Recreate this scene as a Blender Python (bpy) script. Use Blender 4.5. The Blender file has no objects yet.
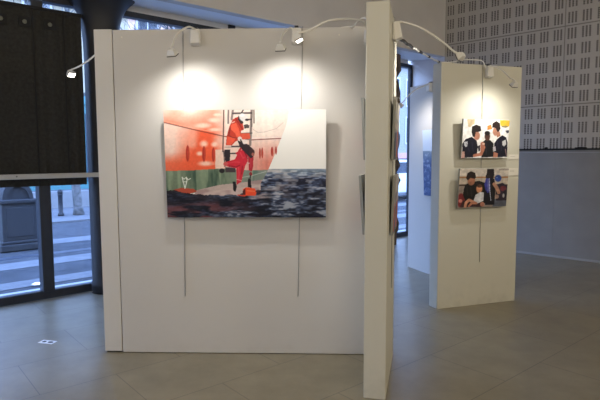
import bpy, bmesh, math, random
import numpy as np
from mathutils import Vector, Matrix

random.seed(7)
SC = bpy.context.scene
COL = SC.collection

# ---------------------------------------------------------------- camera
cam_d = bpy.data.cameras.new('camera')
cam_d.sensor_width = 36.0
cam_d.lens = 36.0 * 520.0 / 600.0
cam_d.clip_start = 0.05
cam_d.clip_end = 200
cam = bpy.data.objects.new('camera', cam_d)
COL.objects.link(cam)
_p, _r = 0.0854, -0.0035
_f = Vector((0, math.cos(_p), -math.sin(_p)))
_u0 = Vector((0, math.sin(_p), math.cos(_p)))
_x0 = Vector((1, 0, 0))
_x = _x0 * math.cos(_r) + _u0 * math.sin(_r)
_u = -_x0 * math.sin(_r) + _u0 * math.cos(_r)
cam.matrix_world = Matrix(((_x.x, _u.x, -_f.x, 0), (_x.y, _u.y, -_f.y, 0), (_x.z, _u.z, -_f.z, 1.55), (0, 0, 0, 1)))
SC.camera = cam

# ---------------------------------------------------------------- world, exposure, room light
SC.view_settings.view_transform = 'Standard'
SC.view_settings.look = 'None'
SC.view_settings.gamma = 1.0
SC.view_settings.use_curve_mapping = False
SC.view_settings.exposure = 0.0
world = bpy.data.worlds.new('overcast_sky')
SC.world = world
world.use_nodes = True
_n = world.node_tree.nodes
_l = world.node_tree.links
_n.clear()
_o = _n.new('ShaderNodeOutputWorld')
_b = _n.new('ShaderNodeBackground')
_tc = _n.new('ShaderNodeTexCoord')
_sx = _n.new('ShaderNodeSeparateXYZ')
_cr = _n.new('ShaderNodeValToRGB')
_cr.color_ramp.elements[0].position = 0.0
_cr.color_ramp.elements[0].color = (0.50, 0.66, 1.0, 1)
_cr.color_ramp.elements[1].position = 0.9
_cr.color_ramp.elements[1].color = (0.26, 0.44, 1.0, 1)
_l.new(_tc.outputs['Generated'], _sx.inputs[0])
_l.new(_sx.outputs['Z'], _cr.inputs[0])
_l.new(_cr.outputs[0], _b.inputs['Color'])
_b.inputs['Strength'].default_value = 7.6
_l.new(_b.outputs[0], _o.inputs[0])

CEIL_POWER = 91.0
SPOT_POWER = 19.0


def room_lamp(loc, power, color):
    d = bpy.data.lights.new('room_lamp', 'POINT')
    d.energy = power
    d.color = color
    d.shadow_soft_size = 0.35
    o = bpy.data.objects.new('room_lamp', d)
    COL.objects.link(o)
    o.location = loc
    return o


WARM = (1.0, 0.89, 0.72)
for (lx, ly, k) in ((-3.0, 0.8, 0.8), (0.4, -0.6, 0.82), (3.6, 0.6, 1.0), (1.2, -3.2, 1.0), (6.2, 2.6, 1.15)):
    room_lamp((lx, ly, 3.05), CEIL_POWER * k, WARM)


# ---------------------------------------------------------------- materials
def new_mat(name):
    m = bpy.data.materials.new(name)
    m.use_nodes = True
    nt = m.node_tree
    return m, nt, nt.nodes['Principled BSDF']


def mat(name, color, rough=0.6, metal=0.0, noise=0.0, scale=6.0, bump=0.0, bscale=80.0, emit=None, estr=0.0, stretch=None):
    m, nt, b = new_mat(name)
    b.inputs['Base Color'].default_value = (*color, 1)
    b.inputs['Roughness'].default_value = rough
    b.inputs['Metallic'].default_value = metal
    if rough >= 0.75:
        b.inputs['Specular IOR Level'].default_value = 0.08
    if emit:
        b.inputs['Emission Color'].default_value = (*emit, 1)
        b.inputs['Emission Strength'].default_value = estr
    tc = nt.nodes.new('ShaderNodeTexCoord')
    src = tc.outputs['Object']
    if stretch:
        mp = nt.nodes.new('ShaderNodeMapping')
        mp.inputs['Scale'].default_value = stretch
        nt.links.new(src, mp.inputs[0])
        src = mp.outputs[0]
    if noise:
        nz = nt.nodes.new('ShaderNodeTexNoise')
        nz.inputs['Scale'].default_value = scale
        nz.inputs['Detail'].default_value = 6
        nt.links.new(src, nz.inputs['Vector'])
        r = nt.nodes.new('ShaderNodeValToRGB')
        r.color_ramp.elements[0].position = 0.3
        r.color_ramp.elements[1].position = 0.7
        r.color_ramp.elements[0].color = (*[c * (1 - noise) for c in color], 1)
        r.color_ramp.elements[1].color = (*[min(1, c * (1 + noise)) for c in color], 1)
        nt.links.new(nz.outputs['Fac'], r.inputs[0])
        nt.links.new(r.outputs[0], b.inputs['Base Color'])
    if bump:
        nb = nt.nodes.new('ShaderNodeTexNoise')
        nb.inputs['Scale'].default_value = bscale
        nb.inputs['Detail'].default_value = 4
        nt.links.new(src, nb.inputs['Vector'])
        bp = nt.nodes.new('ShaderNodeBump')
        bp.inputs['Strength'].default_value = bump
        bp.inputs['Distance'].default_value = 0.01
        nt.links.new(nb.outputs['Fac'], bp.inputs['Height'])
        nt.links.new(bp.outputs[0], b.inputs['Normal'])
    return m


class NB:
    """tiny math-node builder"""
    def __init__(self, nt):
        self.nt = nt

    def m(self, op, a, b=None, c=None):
        n = self.nt.nodes.new('ShaderNodeMath')
        n.operation = op
        for i, v in enumerate((a, b, c)):
            if v is None:
                continue
            if isinstance(v, (int, float)):
                n.inputs[i].default_value = v
            else:
                self.nt.links.new(v, n.inputs[i])
        return n.outputs[0]

    def near(self, v, centre, half):      # 1 where |v-centre| < half
        return self.m('LESS_THAN', self.m('ABSOLUTE', self.m('SUBTRACT', v, centre)), half)


def paint_panel(name, color, smudge=0.06):
    """painted board: faint roller mottling, grey scuff marks that gather on the lowest 25 cm"""
    m, nt, b = new_mat(name)
    q = NB(nt)
    tc = nt.nodes.new('ShaderNodeTexCoord')
    sp = nt.nodes.new('ShaderNodeSeparateXYZ')
    nt.links.new(tc.outputs['Object'], sp.inputs[0])
    n1 = nt.nodes.new('ShaderNodeTexNoise')
    n1.inputs['Scale'].default_value = 9
    n1.inputs['Detail'].default_value = 5
    nt.links.new(tc.outputs['Object'], n1.inputs['Vector'])
    n2 = nt.nodes.new('ShaderNodeTexNoise')
    n2.inputs['Scale'].default_value = 2.2
    n2.inputs['Detail'].default_value = 3
    nt.links.new(tc.outputs['Object'], n2.inputs['Vector'])
    low = q.m('MULTIPLY', q.m('MAXIMUM', q.m('SUBTRACT', 1.0, q.m('DIVIDE', sp.outputs['Z'], 0.28)), 0.0),
              q.m('MAXIMUM', q.m('MULTIPLY', q.m('SUBTRACT', n1.outputs['Fac'], 0.46), 5.0), 0.0))
    fac = q.m('MINIMUM', q.m('ADD', q.m('MULTIPLY', low, smudge * 4), q.m('MULTIPLY', n2.outputs['Fac'], 0.10)), 1.0)
    mx = nt.nodes.new('ShaderNodeMixRGB')
    mx.inputs[1].default_value = (*color, 1)
    mx.inputs[2].default_value = (*[c * 0.55 for c in color], 1)
    nt.links.new(fac, mx.inputs[0])
    nt.links.new(mx.outputs[0], b.inputs['Base Color'])
    b.inputs['Roughness'].default_value = 0.55
    bp = nt.nodes.new('ShaderNodeBump')
    bp.inputs['Strength'].default_value = 0.06
    bp.inputs['Distance'].default_value = 0.004
    n3 = nt.nodes.new('ShaderNodeTexNoise')
    n3.inputs['Scale'].default_value = 180
    nt.links.new(tc.outputs['Object'], n3.inputs['Vector'])
    nt.links.new(n3.outputs['Fac'], bp.inputs['Height'])
    nt.links.new(bp.outputs[0], b.inputs['Normal'])
    return m


def floor_mat():
    m, nt, b = new_mat('stone_floor_tiles')
    tc = nt.nodes.new('ShaderNodeTexCoord')
    mp = nt.nodes.new('ShaderNodeMapping')
    mp.inputs['Rotation'].default_value = (0, 0, math.radians(-40))
    mp.inputs['Location'].default_value = FLOOR_OFF
    nt.links.new(tc.outputs['Object'], mp.inputs[0])
    br = nt.nodes.new('ShaderNodeTexBrick')
    br.inputs['Scale'].default_value = 1.0
    br.inputs['Brick Width'].default_value = 1.0
    br.inputs['Row Height'].default_value = 0.62
    br.inputs['Mortar Size'].default_value = 0.0035
    br.inputs['Mortar Smooth'].default_value = 0.3
    br.inputs['Color1'].default_value = (0.255, 0.222, 0.150, 1)
    br.inputs['Color2'].default_value = (0.238, 0.206, 0.139, 1)
    br.inputs['Mortar'].default_value = (0.135, 0.115, 0.09, 1)
    nt.links.new(mp.outputs[0], br.inputs['Vector'])
    nz = nt.nodes.new('ShaderNodeTexNoise')
    nz.inputs['Scale'].default_value = 3.5
    nz.inputs['Detail'].default_value = 9
    nz.inputs['Roughness'].default_value = 0.65
    nt.links.new(tc.outputs['Object'], nz.inputs['Vector'])
    r = nt.nodes.new('ShaderNodeValToRGB')
    r.color_ramp.elements[0].position = 0.3
    r.color_ramp.elements[0].color = (0.80, 0.80, 0.80, 1)
    r.color_ramp.elements[1].position = 0.72
    r.color_ramp.elements[1].color = (1.12, 1.12, 1.12, 1)
    nt.links.new(nz.outputs['Fac'], r.inputs[0])
    mx = nt.nodes.new('ShaderNodeMixRGB')
    mx.blend_type = 'MULTIPLY'
    mx.inputs[0].default_value = 1
    nt.links.new(br.outputs['Color'], mx.inputs[1])
    nt.links.new(r.outputs[0], mx.inputs[2])
    nt.links.new(mx.outputs[0], b.inputs['Base Color'])
    b.inputs['Roughness'].default_value = 0.33
    b.inputs['Specular IOR Level'].default_value = 0.55
    bp = nt.nodes.new('ShaderNodeBump')
    bp.inputs['Strength'].default_value = 0.12
    bp.inputs['Distance'].default_value = 0.004
    nt.links.new(nz.outputs['Fac'], bp.inputs['Height'])
    nt.links.new(bp.outputs[0], b.inputs['Normal'])
    return m


def perforated_mat():
    """acoustic panel: groups of three slotted bars, panel joints every ten groups / five rows"""
    m, nt, b = new_mat('perforated_acoustic_panel')
    q = NB(nt)
    tc = nt.nodes.new('ShaderNodeTexCoord')
    sp = nt.nodes.new('ShaderNodeSeparateXYZ')
    nt.links.new(tc.outputs['Object'], sp.inputs[0])
    X, Z = sp.outputs['X'], sp.outputs['Z']
    u = q.m('FRACT', q.m('DIVIDE', q.m('ADD', X, 19.2), 0.192))
    v = q.m('FRACT', q.m('DIVIDE', q.m('ADD', Z, -3.42 + 22.7), 0.227))
    bars = q.m('ADD', q.m('ADD', q.near(u, 0.26, 0.066), q.near(u, 0.50, 0.066)), q.near(u, 0.74, 0.066))
    row = q.near(v, 0.5, 0.35)
    lad = q.near(q.m('FRACT', q.m('DIVIDE', q.m('SUBTRACT', v, 0.15), 0.7 / 6)), 0.5, 0.40)
    hole = q.m('MULTIPLY', q.m('MULTIPLY', bars, row), lad)
    jx = q.near(q.m('FRACT', q.m('ADD', q.m('DIVIDE', X, 1.92), 10.5)), 0.5, 0.0035)
    jz = q.near(q.m('FRACT', q.m('ADD', q.m('DIVIDE', q.m('SUBTRACT', Z, 3.42), 1.135), 10.5)), 0.5, 0.007)
    joint = q.m('MULTIPLY', q.m('MAXIMUM', jx, jz), 0.55)
    fac = q.m('MAXIMUM', q.m('MULTIPLY', hole, 0.86), joint)
    nz = nt.nodes.new('ShaderNodeTexNoise')
    nz.inputs['Scale'].default_value = 5
    nz.inputs['Detail'].default_value = 5
    nt.links.new(tc.outputs['Object'], nz.inputs['Vector'])
    r = nt.nodes.new('ShaderNodeValToRGB')
    r.color_ramp.elements[0].color = (*[c * 0.92 for c in PERF], 1)
    r.color_ramp.elements[1].color = (*[c * 1.08 for c in PERF], 1)
    nt.links.new(nz.outputs['Fac'], r.inputs[0])
    mx = nt.nodes.new('ShaderNodeMixRGB')
    nt.links.new(fac, mx.inputs[0])
    nt.links.new(r.outputs[0], mx.inputs[1])
    mx.inputs[2].default_value = (0.055, 0.048, 0.042, 1)
    nt.links.new(mx.outputs[0], b.inputs['Base Color'])
    b.inputs['Roughness'].default_value = 0.7
    bp = nt.nodes.new('ShaderNodeBump')
    bp.invert = True
    bp.inputs['Strength'].default_value = 0.4
    bp.inputs['Distance'].default_value = 0.01
    nt.links.new(fac, bp.inputs['Height'])
    nt.links.new(bp.outputs[0], b.inputs['Normal'])
    return m


def glass_mat():
    m = bpy.data.materials.new('window_glass')
    m.use_nodes = True
    nt = m.node_tree
    nt.nodes.clear()
    o = nt.nodes.new('ShaderNodeOutputMaterial')
    t = nt.nodes.new('ShaderNodeBsdfTransparent')
    t.inputs[0].default_value = (0.90, 0.94, 0.97, 1)
    g = nt.nodes.new('ShaderNodeBsdfGlossy')
    g.inputs['Roughness'].default_value = 0.02
    fr = nt.nodes.new('ShaderNodeFresnel')
    ge = nt.nodes.new('ShaderNodeNewGeometry')
    io = nt.nodes.new('ShaderNodeMath')        # same reflectance on both faces of the thin pane
    io.operation = 'MULTIPLY_ADD'
    io.inputs[1].default_value = 1 / 1.4 - 1.4
    io.inputs[2].default_value = 1.4
    nt.links.new(ge.outputs['Backfacing'], io.inputs[0])
    nt.links.new(io.outputs[0], fr.inputs[0])
    mx = nt.nodes.new('ShaderNodeMixShader')
    nt.links.new(fr.outputs[0], mx.inputs[0])
    nt.links.new(t.outputs[0], mx.inputs[1])
    nt.links.new(g.outputs[0], mx.inputs[2])
    nt.links.new(mx.outputs[0], o.inputs[0])
    return m


def print_mat():
    m, nt, b = new_mat('photo_print_ink')
    a = nt.nodes.new('ShaderNodeVertexColor')
    a.layer_name = 'ink'
    nt.links.new(a.outputs[0], b.inputs['Base Color'])
    b.inputs['Roughness'].default_value = 0.45
    b.inputs['Specular IOR Level'].default_value = 0.3
    return m


FLOOR_OFF = (0.70, 0.12, 0)
PERF = (0.51, 0.475, 0.43)
M = {}
M['floor'] = floor_mat()
M['perf'] = perforated_mat()
M['glass'] = glass_mat()
M['print'] = print_mat()
M['white_panel'] = paint_panel('white_painted_board', (0.645, 0.62, 0.58), 0.02)
M['cream_panel'] = paint_panel('cream_painted_board', (0.645, 0.62, 0.51))
M['beige_panel'] = paint_panel('beige_painted_board', (0.70, 0.675, 0.63), 0.03)
M['bulkhead'] = mat('grey_plaster', (0.72, 0.69, 0.65), 0.8, noise=0.04, scale=2)
M['soffit'] = mat('white_soffit_paint', (0.94, 0.94, 0.94), 0.5, noise=0.03, scale=2)
M['pale_wall'] = mat('pale_plaster', (0.80, 0.78, 0.78), 0.8, noise=0.03, scale=2)
M['ceiling'] = mat('ceiling_plaster', (0.45, 0.43, 0.40), 0.9, noise=0.03)
M['dado'] = mat('blue_grey_wall_panel', (0.27, 0.26, 0.25), 0.6, noise=0.06, scale=4, bump=0.05)
M['skirting'] = mat('skirting_grey', (0.36, 0.36, 0.36), 0.6, noise=0.04)
M['dark_metal'] = mat('dark_window_metal', (0.022, 0.026, 0.034), 0.45, noise=0.15, scale=12)
M['beige_trim'] = mat('beige_window_trim', (0.82, 0.79, 0.72), 0.6, noise=0.04)
M['column'] = mat('black_painted_column', (0.016, 0.017, 0.021), 0.5, noise=0.15, scale=5)
M['blind'] = mat('black_blind_cloth', (0.041, 0.040, 0.036), 0.85, noise=0.18, scale=30, bump=0.2, bscale=200)
M['black'] = mat('matt_black', (0.006, 0.006, 0.0065), 0.7, noise=0.1, scale=20)
M['dim_disc'] = mat('grey_eyelet', (0.16, 0.165, 0.13), 0.5, noise=0.1, scale=20)
M['rail'] = mat('pale_aluminium', (0.55, 0.53, 0.49), 0.45, 0.2, noise=0.05)
M['white_plastic'] = mat('white_plastic', (0.80, 0.78, 0.72), 0.4, noise=0.03)
M['white_cable'] = mat('white_cable_sheath', (0.82, 0.80, 0.74), 0.45, noise=0.03)
M['black_cable'] = mat('black_cable_tape', (0.012, 0.012, 0.014), 0.5, noise=0.1)
M['lens'] = mat('lamp_lens', (1, 1, 1), 0.4, noise=0.02, emit=(1.0, 0.93, 0.80), estr=9.0)
M['wire'] = mat('steel_wire', (0.40, 0.39, 0.37), 0.45, 0.5, noise=0.05)
M['wire_dark'] = mat('dark_lamp_rim', (0.08, 0.075, 0.07), 0.6, noise=0.05)
M['board_edge'] = mat('print_board_edge', (0.30, 0.30, 0.27), 0.5, noise=0.05)
M['board_back'] = mat('print_board_back', (0.20, 0.20, 0.19), 0.6, noise=0.05)
M['card'] = mat('white_card', (0.80, 0.76, 0.66), 0.6, noise=0.02)
M['card_ink'] = mat('faded_grey_ink', (0.50, 0.47, 0.40), 0.6, noise=0.02)
M['stone'] = mat('brown_rubble_stone', (0.16, 0.125, 0.095), 0.9, noise=0.45, scale=9, bump=0.8, bscale=25)
M['paper'] = mat('white_paper', (0.85, 0.86, 0.88), 0.7, noise=0.02)
# street
M['pavement'] = mat('street_paving', (0.15, 0.152, 0.155), 0.8, noise=0.18, scale=5, bump=0.3, bscale=40)
M['bounce_paving'] = mat('bounce_pale_paving', (0.50, 0.50, 0.50), 0.8, noise=0.06, scale=4)  # paving made pale to bounce daylight up onto the soffit
M['asphalt'] = mat('asphalt', (0.080, 0.084, 0.090), 0.85, noise=0.2, scale=3, bump=0.3, bscale=90)
M['road_white'] = mat('road_paint', (0.20, 0.202, 0.205), 0.75, noise=0.12, scale=7)
M['kerb'] = mat('pale_kerb_stone', (0.18, 0.181, 0.182), 0.8, noise=0.08)
M['plinth'] = mat('grey_granite', (0.078, 0.08, 0.084), 0.75, noise=0.10, scale=60)
M['bollard'] = mat('bollard_iron', (0.02, 0.022, 0.028), 0.5, noise=0.1)
M['bark'] = mat('pale_plane_bark', (0.17, 0.172, 0.17), 0.9, noise=0.45, scale=11, bump=0.5, bscale=30)
M['stucco_cream'] = mat('cream_stucco', (0.46, 0.41, 0.31), 0.85, noise=0.06)
M['stucco_pink'] = mat('pink_stucco', (0.78, 0.56, 0.48), 0.85, noise=0.08)
M['stucco_pale'] = mat('pale_stucco', (0.34, 0.34, 0.34), 0.85, noise=0.06)
M['shop_teal'] = mat('teal_shopfront', (0.06, 0.20, 0.21), 0.5, noise=0.08)
M['shop_dark'] = mat('dark_shopfront', (0.05, 0.06, 0.08), 0.5, noise=0.1)
M['pink_sign'] = mat('pink_fascia', (0.62, 0.32, 0.33), 0.6, noise=0.04)
M['pane'] = mat('dim_window_pane', (0.07, 0.08, 0.10), 0.75, noise=0.2, scale=2)
M['frame_white'] = mat('white_window_frame', (0.6, 0.6, 0.6), 0.6, noise=0.03)
M['car_white'] = mat('white_car_paint', (0.75, 0.76, 0.78), 0.25, noise=0.02)
M['tyre'] = mat('tyre_rubber', (0.02, 0.02, 0.02), 0.8, noise=0.1)
M['white_wall'] = mat('pale_low_wall', (0.28, 0.282, 0.285), 0.8, noise=0.05)


# ---------------------------------------------------------------- mesh helpers
class MB:
    def __init__(self):
        self.v, self.f, self.mi, self.sm = [], [], [], []

    def add(self, vs, fs, mi=0, smooth=False):
        b = len(self.v)
        self.v += [tuple(p) for p in vs]
        for q in fs:
            self.f.append(tuple(b + i for i in q))
            self.mi.append(mi)
            self.sm.append(smooth)
        return self

    def box(self, lo, hi, mi=0, mtx=None):
        x0, y0, z0 = lo
        x1, y1, z1 = hi
        vs = [Vector(p) for p in ((x0, y0, z0), (x1, y0, z0), (x1, y1, z0), (x0, y1, z0), (x0, y0, z1), (x1, y0, z1), (x1, y1, z1), (x0, y1, z1))]
        if mtx is not None:
            vs = [mtx @ p for p in vs]
        return self.add(vs, [(0, 3, 2, 1), (4, 5, 6, 7), (0, 1, 5, 4), (1, 2, 6, 5), (2, 3, 7, 6), (3, 0, 4, 7)], mi)

    def prism(self, poly, z0, z1, mi=0):
        n = len(poly)
        a = sum(poly[i][0] * poly[(i + 1) % n][1] - poly[(i + 1) % n][0] * poly[i][1] for i in range(n))
        if a < 0:
            poly = poly[::-1]
        vs = [(x, y, z0) for x, y in poly] + [(x, y, z1) for x, y in poly]
        fs = [tuple(range(n - 1, -1, -1)), tuple(range(n, 2 * n))] + [(i, (i + 1) % n, n + (i + 1) % n, n + i) for i in range(n)]
        return self.add(vs, fs, mi)

    def tube(self, pts, r, n=8, mi=0):
        pts = [Vector(p) for p in pts]
        rs = r if isinstance(r, (list, tuple)) else [r] * len(pts)
        vs, fs = [], []
        t0 = (pts[1] - pts[0]).normalized()
        a = t0.cross(Vector((0, 0, 1)))
        if a.length < 1e-3:
            a = t0.cross(Vector((1, 0, 0)))
        a.normalize()
        for i, p in enumerate(pts):
            t = (pts[min(i + 1, len(pts) - 1)] - pts[max(i - 1, 0)]).normalized()
            a = (a - t * a.dot(t)).normalized()
            b = t.cross(a)
            for k in range(n):
                w = 2 * math.pi * k / n
                vs.append(p + (a * math.cos(w) + b * math.sin(w)) * rs[i])
        for i in range(len(pts) - 1):
            for k in range(n):
                k2 = (k + 1) % n
                fs.append((i * n + k, i * n + k2, (i + 1) * n + k2, (i + 1) * n + k))
        L = len(pts) - 1
        self.add(vs, fs, mi, True)
        b0 = len(self.v) - len(vs)
        self.f.append(tuple(b0 + k for k in range(n - 1, -1, -1)))
        self.f.append(tuple(b0 + L * n + k for k in range(n)))
        self.mi += [mi, mi]
        self.sm += [False, False]
        return self

    def lathe(self, prof, n=32, mi=0, centre=(0, 0)):
        vs, fs = [], []
        for (r, z) in prof:
            for k in range(n):
                w = 2 * math.pi * k / n
                vs.append((centre[0] + r * math.cos(w), centre[1] + r * math.sin(w), z))
        for i in range(len(prof) - 1):
            for k in range(n):
                k2 = (k + 1) % n
                fs.append((i * n + k, i * n + k2, (i + 1) * n + k2, (i + 1) * n + k))
        self.add(vs, fs, mi, True)
        b0 = len(self.v) - len(vs)
        L = len(prof) - 1
        self.f.append(tuple(b0 + k for k in range(n - 1, -1, -1)))
        self.f.append(tuple(b0 + L * n + k for k in range(n)))
        self.mi += [mi, mi]
        self.sm += [False, False]
        return self

    def build(self, name, mats, parent=None, bevel=0.0, loc=None, rz=None, segs=2):
        me = bpy.data.meshes.new(name)
        me.from_pydata(self.v, [], self.f)
        if not isinstance(mats, (list, tuple)):
            mats = [mats]
        for m_ in mats:
            me.materials.append(m_)
        me.polygons.foreach_set('material_index', self.mi)
        me.polygons.foreach_set('use_smooth', self.sm)
        me.update()
        o = bpy.data.objects.new(name, me)
        COL.objects.link(o)
        if parent:
            o.parent = parent
        if loc is not None:
            o.location = loc
        if rz is not None:
            o.rotation_euler = (0, 0, rz)
        if bevel:
            b = o.modifiers.new('bevel', 'BEVEL')
            b.width = bevel
            b.segments = segs
            b.limit_method = 'ANGLE'
        return o


def tag(o, label, cat, group=None):
    o['label'] = label
    o['category'] = cat
    if group:
        o['group'] = group
    return o


def thing(name, label, cat, loc=(0, 0, 0), rz=0.0, group=None):
    o = bpy.data.objects.new(name, None)
    o.empty_display_size = 0.1
    COL.objects.link(o)
    o.location = loc
    o.rotation_euler = (0, 0, rz)
    return tag(o, label, cat, group)


def struct(o):
    o['kind'] = 'structure'
    return o


def curve_pts(P, n=10):
    """Catmull-Rom through points"""
    P = [Vector(p) for p in P]
    Q = [P[0] * 2 - P[1]] + P + [P[-1] * 2 - P[-2]]
    out = []
    for i in range(1, len(Q) - 2):
        for k in range(n):
            t = k / n
            a, b, c, d = Q[i - 1], Q[i], Q[i + 1], Q[i + 2]
            out.append(0.5 * ((2 * b) + (c - a) * t + (2 * a - 5 * b + 4 * c - d) * t * t + (3 * b - a - 3 * c + d) * t ** 3))
    out.append(P[-1])
    return out


# ---------------------------------------------------------------- room frame
FA = math.radians(42)
FU = Vector((math.cos(FA), math.sin(FA), 0))          # along the glazed front
FN = Vector((FU.y, -FU.x, 0))                          # from the front into the room
F0 = Vector((-3.11, 5.28, 0))


def fp(u, d=0.0, z=0.0):                                # point at u along the front, d into the room
    p = F0 + FU * u + FN * d
    return Vector((p.x, p.y, z))


FM = Matrix.Translation(F0) @ Matrix.Rotation(FA, 4, 'Z') # local x along front, local -y into the room


def fbox(mb, u0, u1, d0, d1, z0, z1, mi=0):
    return mb.box((u0, -d1, z0), (u1, -d0, z1), mi, FM)


CORNER = Vector((2.5, 9.12, 0))
WA = math.radians(-43.7)
WD = Vector((math.cos(WA), math.sin(WA), 0))
WN = Vector((WD.y, -WD.x, 0))                          # into the room (towards -x,-y)
ENDF = fp(7.03)
P0 = fp(-7.2)
P2 = CORNER + WD * 11.5
P3 = P0 + (P2 - CORNER)

# floor and ceiling
mb = MB()
mb.prism([tuple(p.xy) for p in (fp(-7.4, 0.02), fp(7.1, 0.02), CORNER + Vector((.3, .2, 0)), P2 + Vector((.3, -.1, 0)), P3)], -0.12, 0.0)
struct(mb.build('floor', M['floor']))
mb = MB()
mb.prism([tuple(p.xy) for p in (fp(-7.4, -0.05), fp(7.1, -0.05), CORNER + Vector((.3, .2, 0)), P2 + Vector((.3, -.1, 0)), P3)], 4.7, 4.82)
struct(mb.build('ceiling', M['ceiling']))

# right wall: perforated panels above, dado below
mb = MB()
mb.box((0.0, 0.0, 1.60), (11.5, 0.15, 4.7))
struct(mb.build('wall_right', M['perf'], loc=CORNER, rz=WA))
mb = MB()
for a, b_ in ((-0.02, 1.822), (1.828, 3.72), (3.726, 5.62), (5.626, 7.52), (7.526, 9.4), (9.406, 11.5)):
    mb.box((a, -0.03, 0.0), (b_, 0.12, 1.615))
    mb.box((a, -0.035, 1.575), (b_, -0.03, 1.588), 1)
struct(mb.build('wall_dado', [M['dado'], M['skirting']], loc=CORNER, rz=WA, bevel=0.003))
mb = MB()
mb.box((-0.02, -0.045, 1.615), (11.5, 0.05, 1.64))
struct(mb.build('trim_1', M['black'], loc=CORNER, rz=WA, bevel=0.003))
mb = MB()
mb.box((-0.02, -0.042, 0.0), (11.5, -0.03, 0.03))
struct(mb.build('baseboard_right', M['skirting'], loc=CORNER, rz=WA))
# dado joint strip seen beside the cream panel
mb = MB()
mb.box((1.785, -0.034, 0.03), (1.865, -0.028, 1.6))
struct(mb.build('trim_2', M['dado'], loc=CORNER, rz=WA, bevel=0.002))

# return wall between glazing and perforated wall
mb = MB()
rd = (ENDF - CORNER).normalized()
rn = Vector((-rd.y, rd.x, 0))
if rn.dot(Vector((1, 1, 0))) < 0:
    rn = -rn
q0, q1 = CORNER, ENDF + rd * 0.1
mb.prism([tuple(p.xy) for p in (q0, q1, q1 + rn * 0.15, q0 + rn * 0.15)], 0, 3.6)
struct(mb.build('wall_return', M['pale_wall']))

# bulkhead over the glazing and its soffit
B0 = Vector((-1.22, 6.0, 3.28))
B1 = Vector((2.5, 9.12, 3.235))
bd = (B1 - B0)
BL = B0 - bd * 1.95
BL.z = 3.28
mb = MB()
off = Vector((-0.64, 0.77, 0)) * 0.12
a0, a1 = BL, B1 + bd * 0.03
mb.add([a0, a1, Vector((a1.x, a1.y, 4.7)), Vector((a0.x, a0.y, 4.7)), a0 + off, a1 + off, Vector((a1.x, a1.y, 4.7)) + off, Vector((a0.x, a0.y, 4.7)) + off],
       [(0, 1, 2, 3), (5, 4, 7, 6), (0, 4, 5, 1), (3, 2, 6, 7), (0, 3, 7, 4), (1, 5, 6, 2)])
struct(mb.build('wall_bulkhead', M['bulkhead']))
mb = MB()
sl, sr = fp(-7.2, -0.05, 3.32), fp(7.1, -0.05, 3.32)
up = Vector((0, 0, 0.1))
e0, e1 = BL + off, a1 + off
mb.add([e0, e1, sr, sl, e0 + up, e1 + up, sr + up, sl + up], [(0, 3, 2, 1), (4, 5, 6, 7), (0, 1, 5, 4), (1, 2, 6, 5), (2, 3, 7, 6), (3, 0, 4, 7)])
struct(mb.build('ceiling_soffit', M['soffit']))

# walls behind the viewer
mb = MB()
dd = (P3 - P0).normalized()
nn = Vector((dd.y, -dd.x, 0))
mb.prism([tuple(p.xy) for p in (P0, P3, P3 - Vector((.15, .1, 0)), P0 - Vector((.15, .1, 0)))], 0, 4.7)
struct(mb.build('wall_left', M['bulkhead']))
mb = MB()
mb.prism([tuple(p.xy) for p in (P3, P2, P2 + Vector((.1, -.15, 0)), P3 + Vector((.1, -.15, 0)))], 0, 4.7)
struct(mb.build('wall_back', M['bulkhead']))

# glazed front: one window per bay, mullions as their frames
mull = [-7.2, -5.4, -3.6, -1.6, 0.462, 2.92, 4.9, 7.0]
for i in range(7):
    u0, u1 = mull[i], mull[i + 1]
    mb = MB()
    fbox(mb, u0 - 0.058 if i else u0, u0 + 0.058, -0.07, 0.07, 0.09, 3.17)
    if i == 6:
        fbox(mb, u1 - 0.045, u1 + 0.045, -0.03, 0.03, 0.09, 3.235)
    fbox(mb, u0 + 0.065, u1 - 0.065, -0.05, 0.05, 3.17, 3.235)
    w = struct(mb.build('window_%d' % (i + 1), M['dark_metal'], bevel=0.004))
    mb = MB()
    fbox(mb, u0 + 0.06, u1 - 0.06, -0.012, 0.0, 0.09, 3.18)
    struct(mb.build('glass', M['glass'], w))
mb = MB()
fbox(mb, -7.2, 7.0, -0.08, 0.0, 0.0, 0.09)
fbox(mb, -7.2, 7.0, 0.0, 0.012, 0.0, 0.088)
struct(mb.build('trim_3', M['dark_metal'], bevel=0.003))
mb = MB()
fbox(mb, -7.2, 6.9, -0.05, 0.02, 3.236, 3.31)
struct(mb.build('trim_4', M['beige_trim'], bevel=0.003))
mb = MB()
fbox(mb, 2.87, 2.97, 0.02, 0.05, 3.235, 3.31)
struct(mb.build('trim_5', M['dark_metal']))

# dark column with a flared head
cc = fp(1.10, 0.12)
prof = [(0.195, 0.0), (0.195, 0.11), (0.185, 0.13), (0.185, 2.60), (0.19, 2.80), (0.20, 2.95), (0.212, 3.02), (0.235, 3.10), (0.275, 3.18), (0.33, 3.245), (0.39, 3.30)]
mb = MB()
mb.lathe(prof, 40)
col_o = mb.build('trim_6', M['column'], loc=cc)
struct(col_o)

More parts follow.
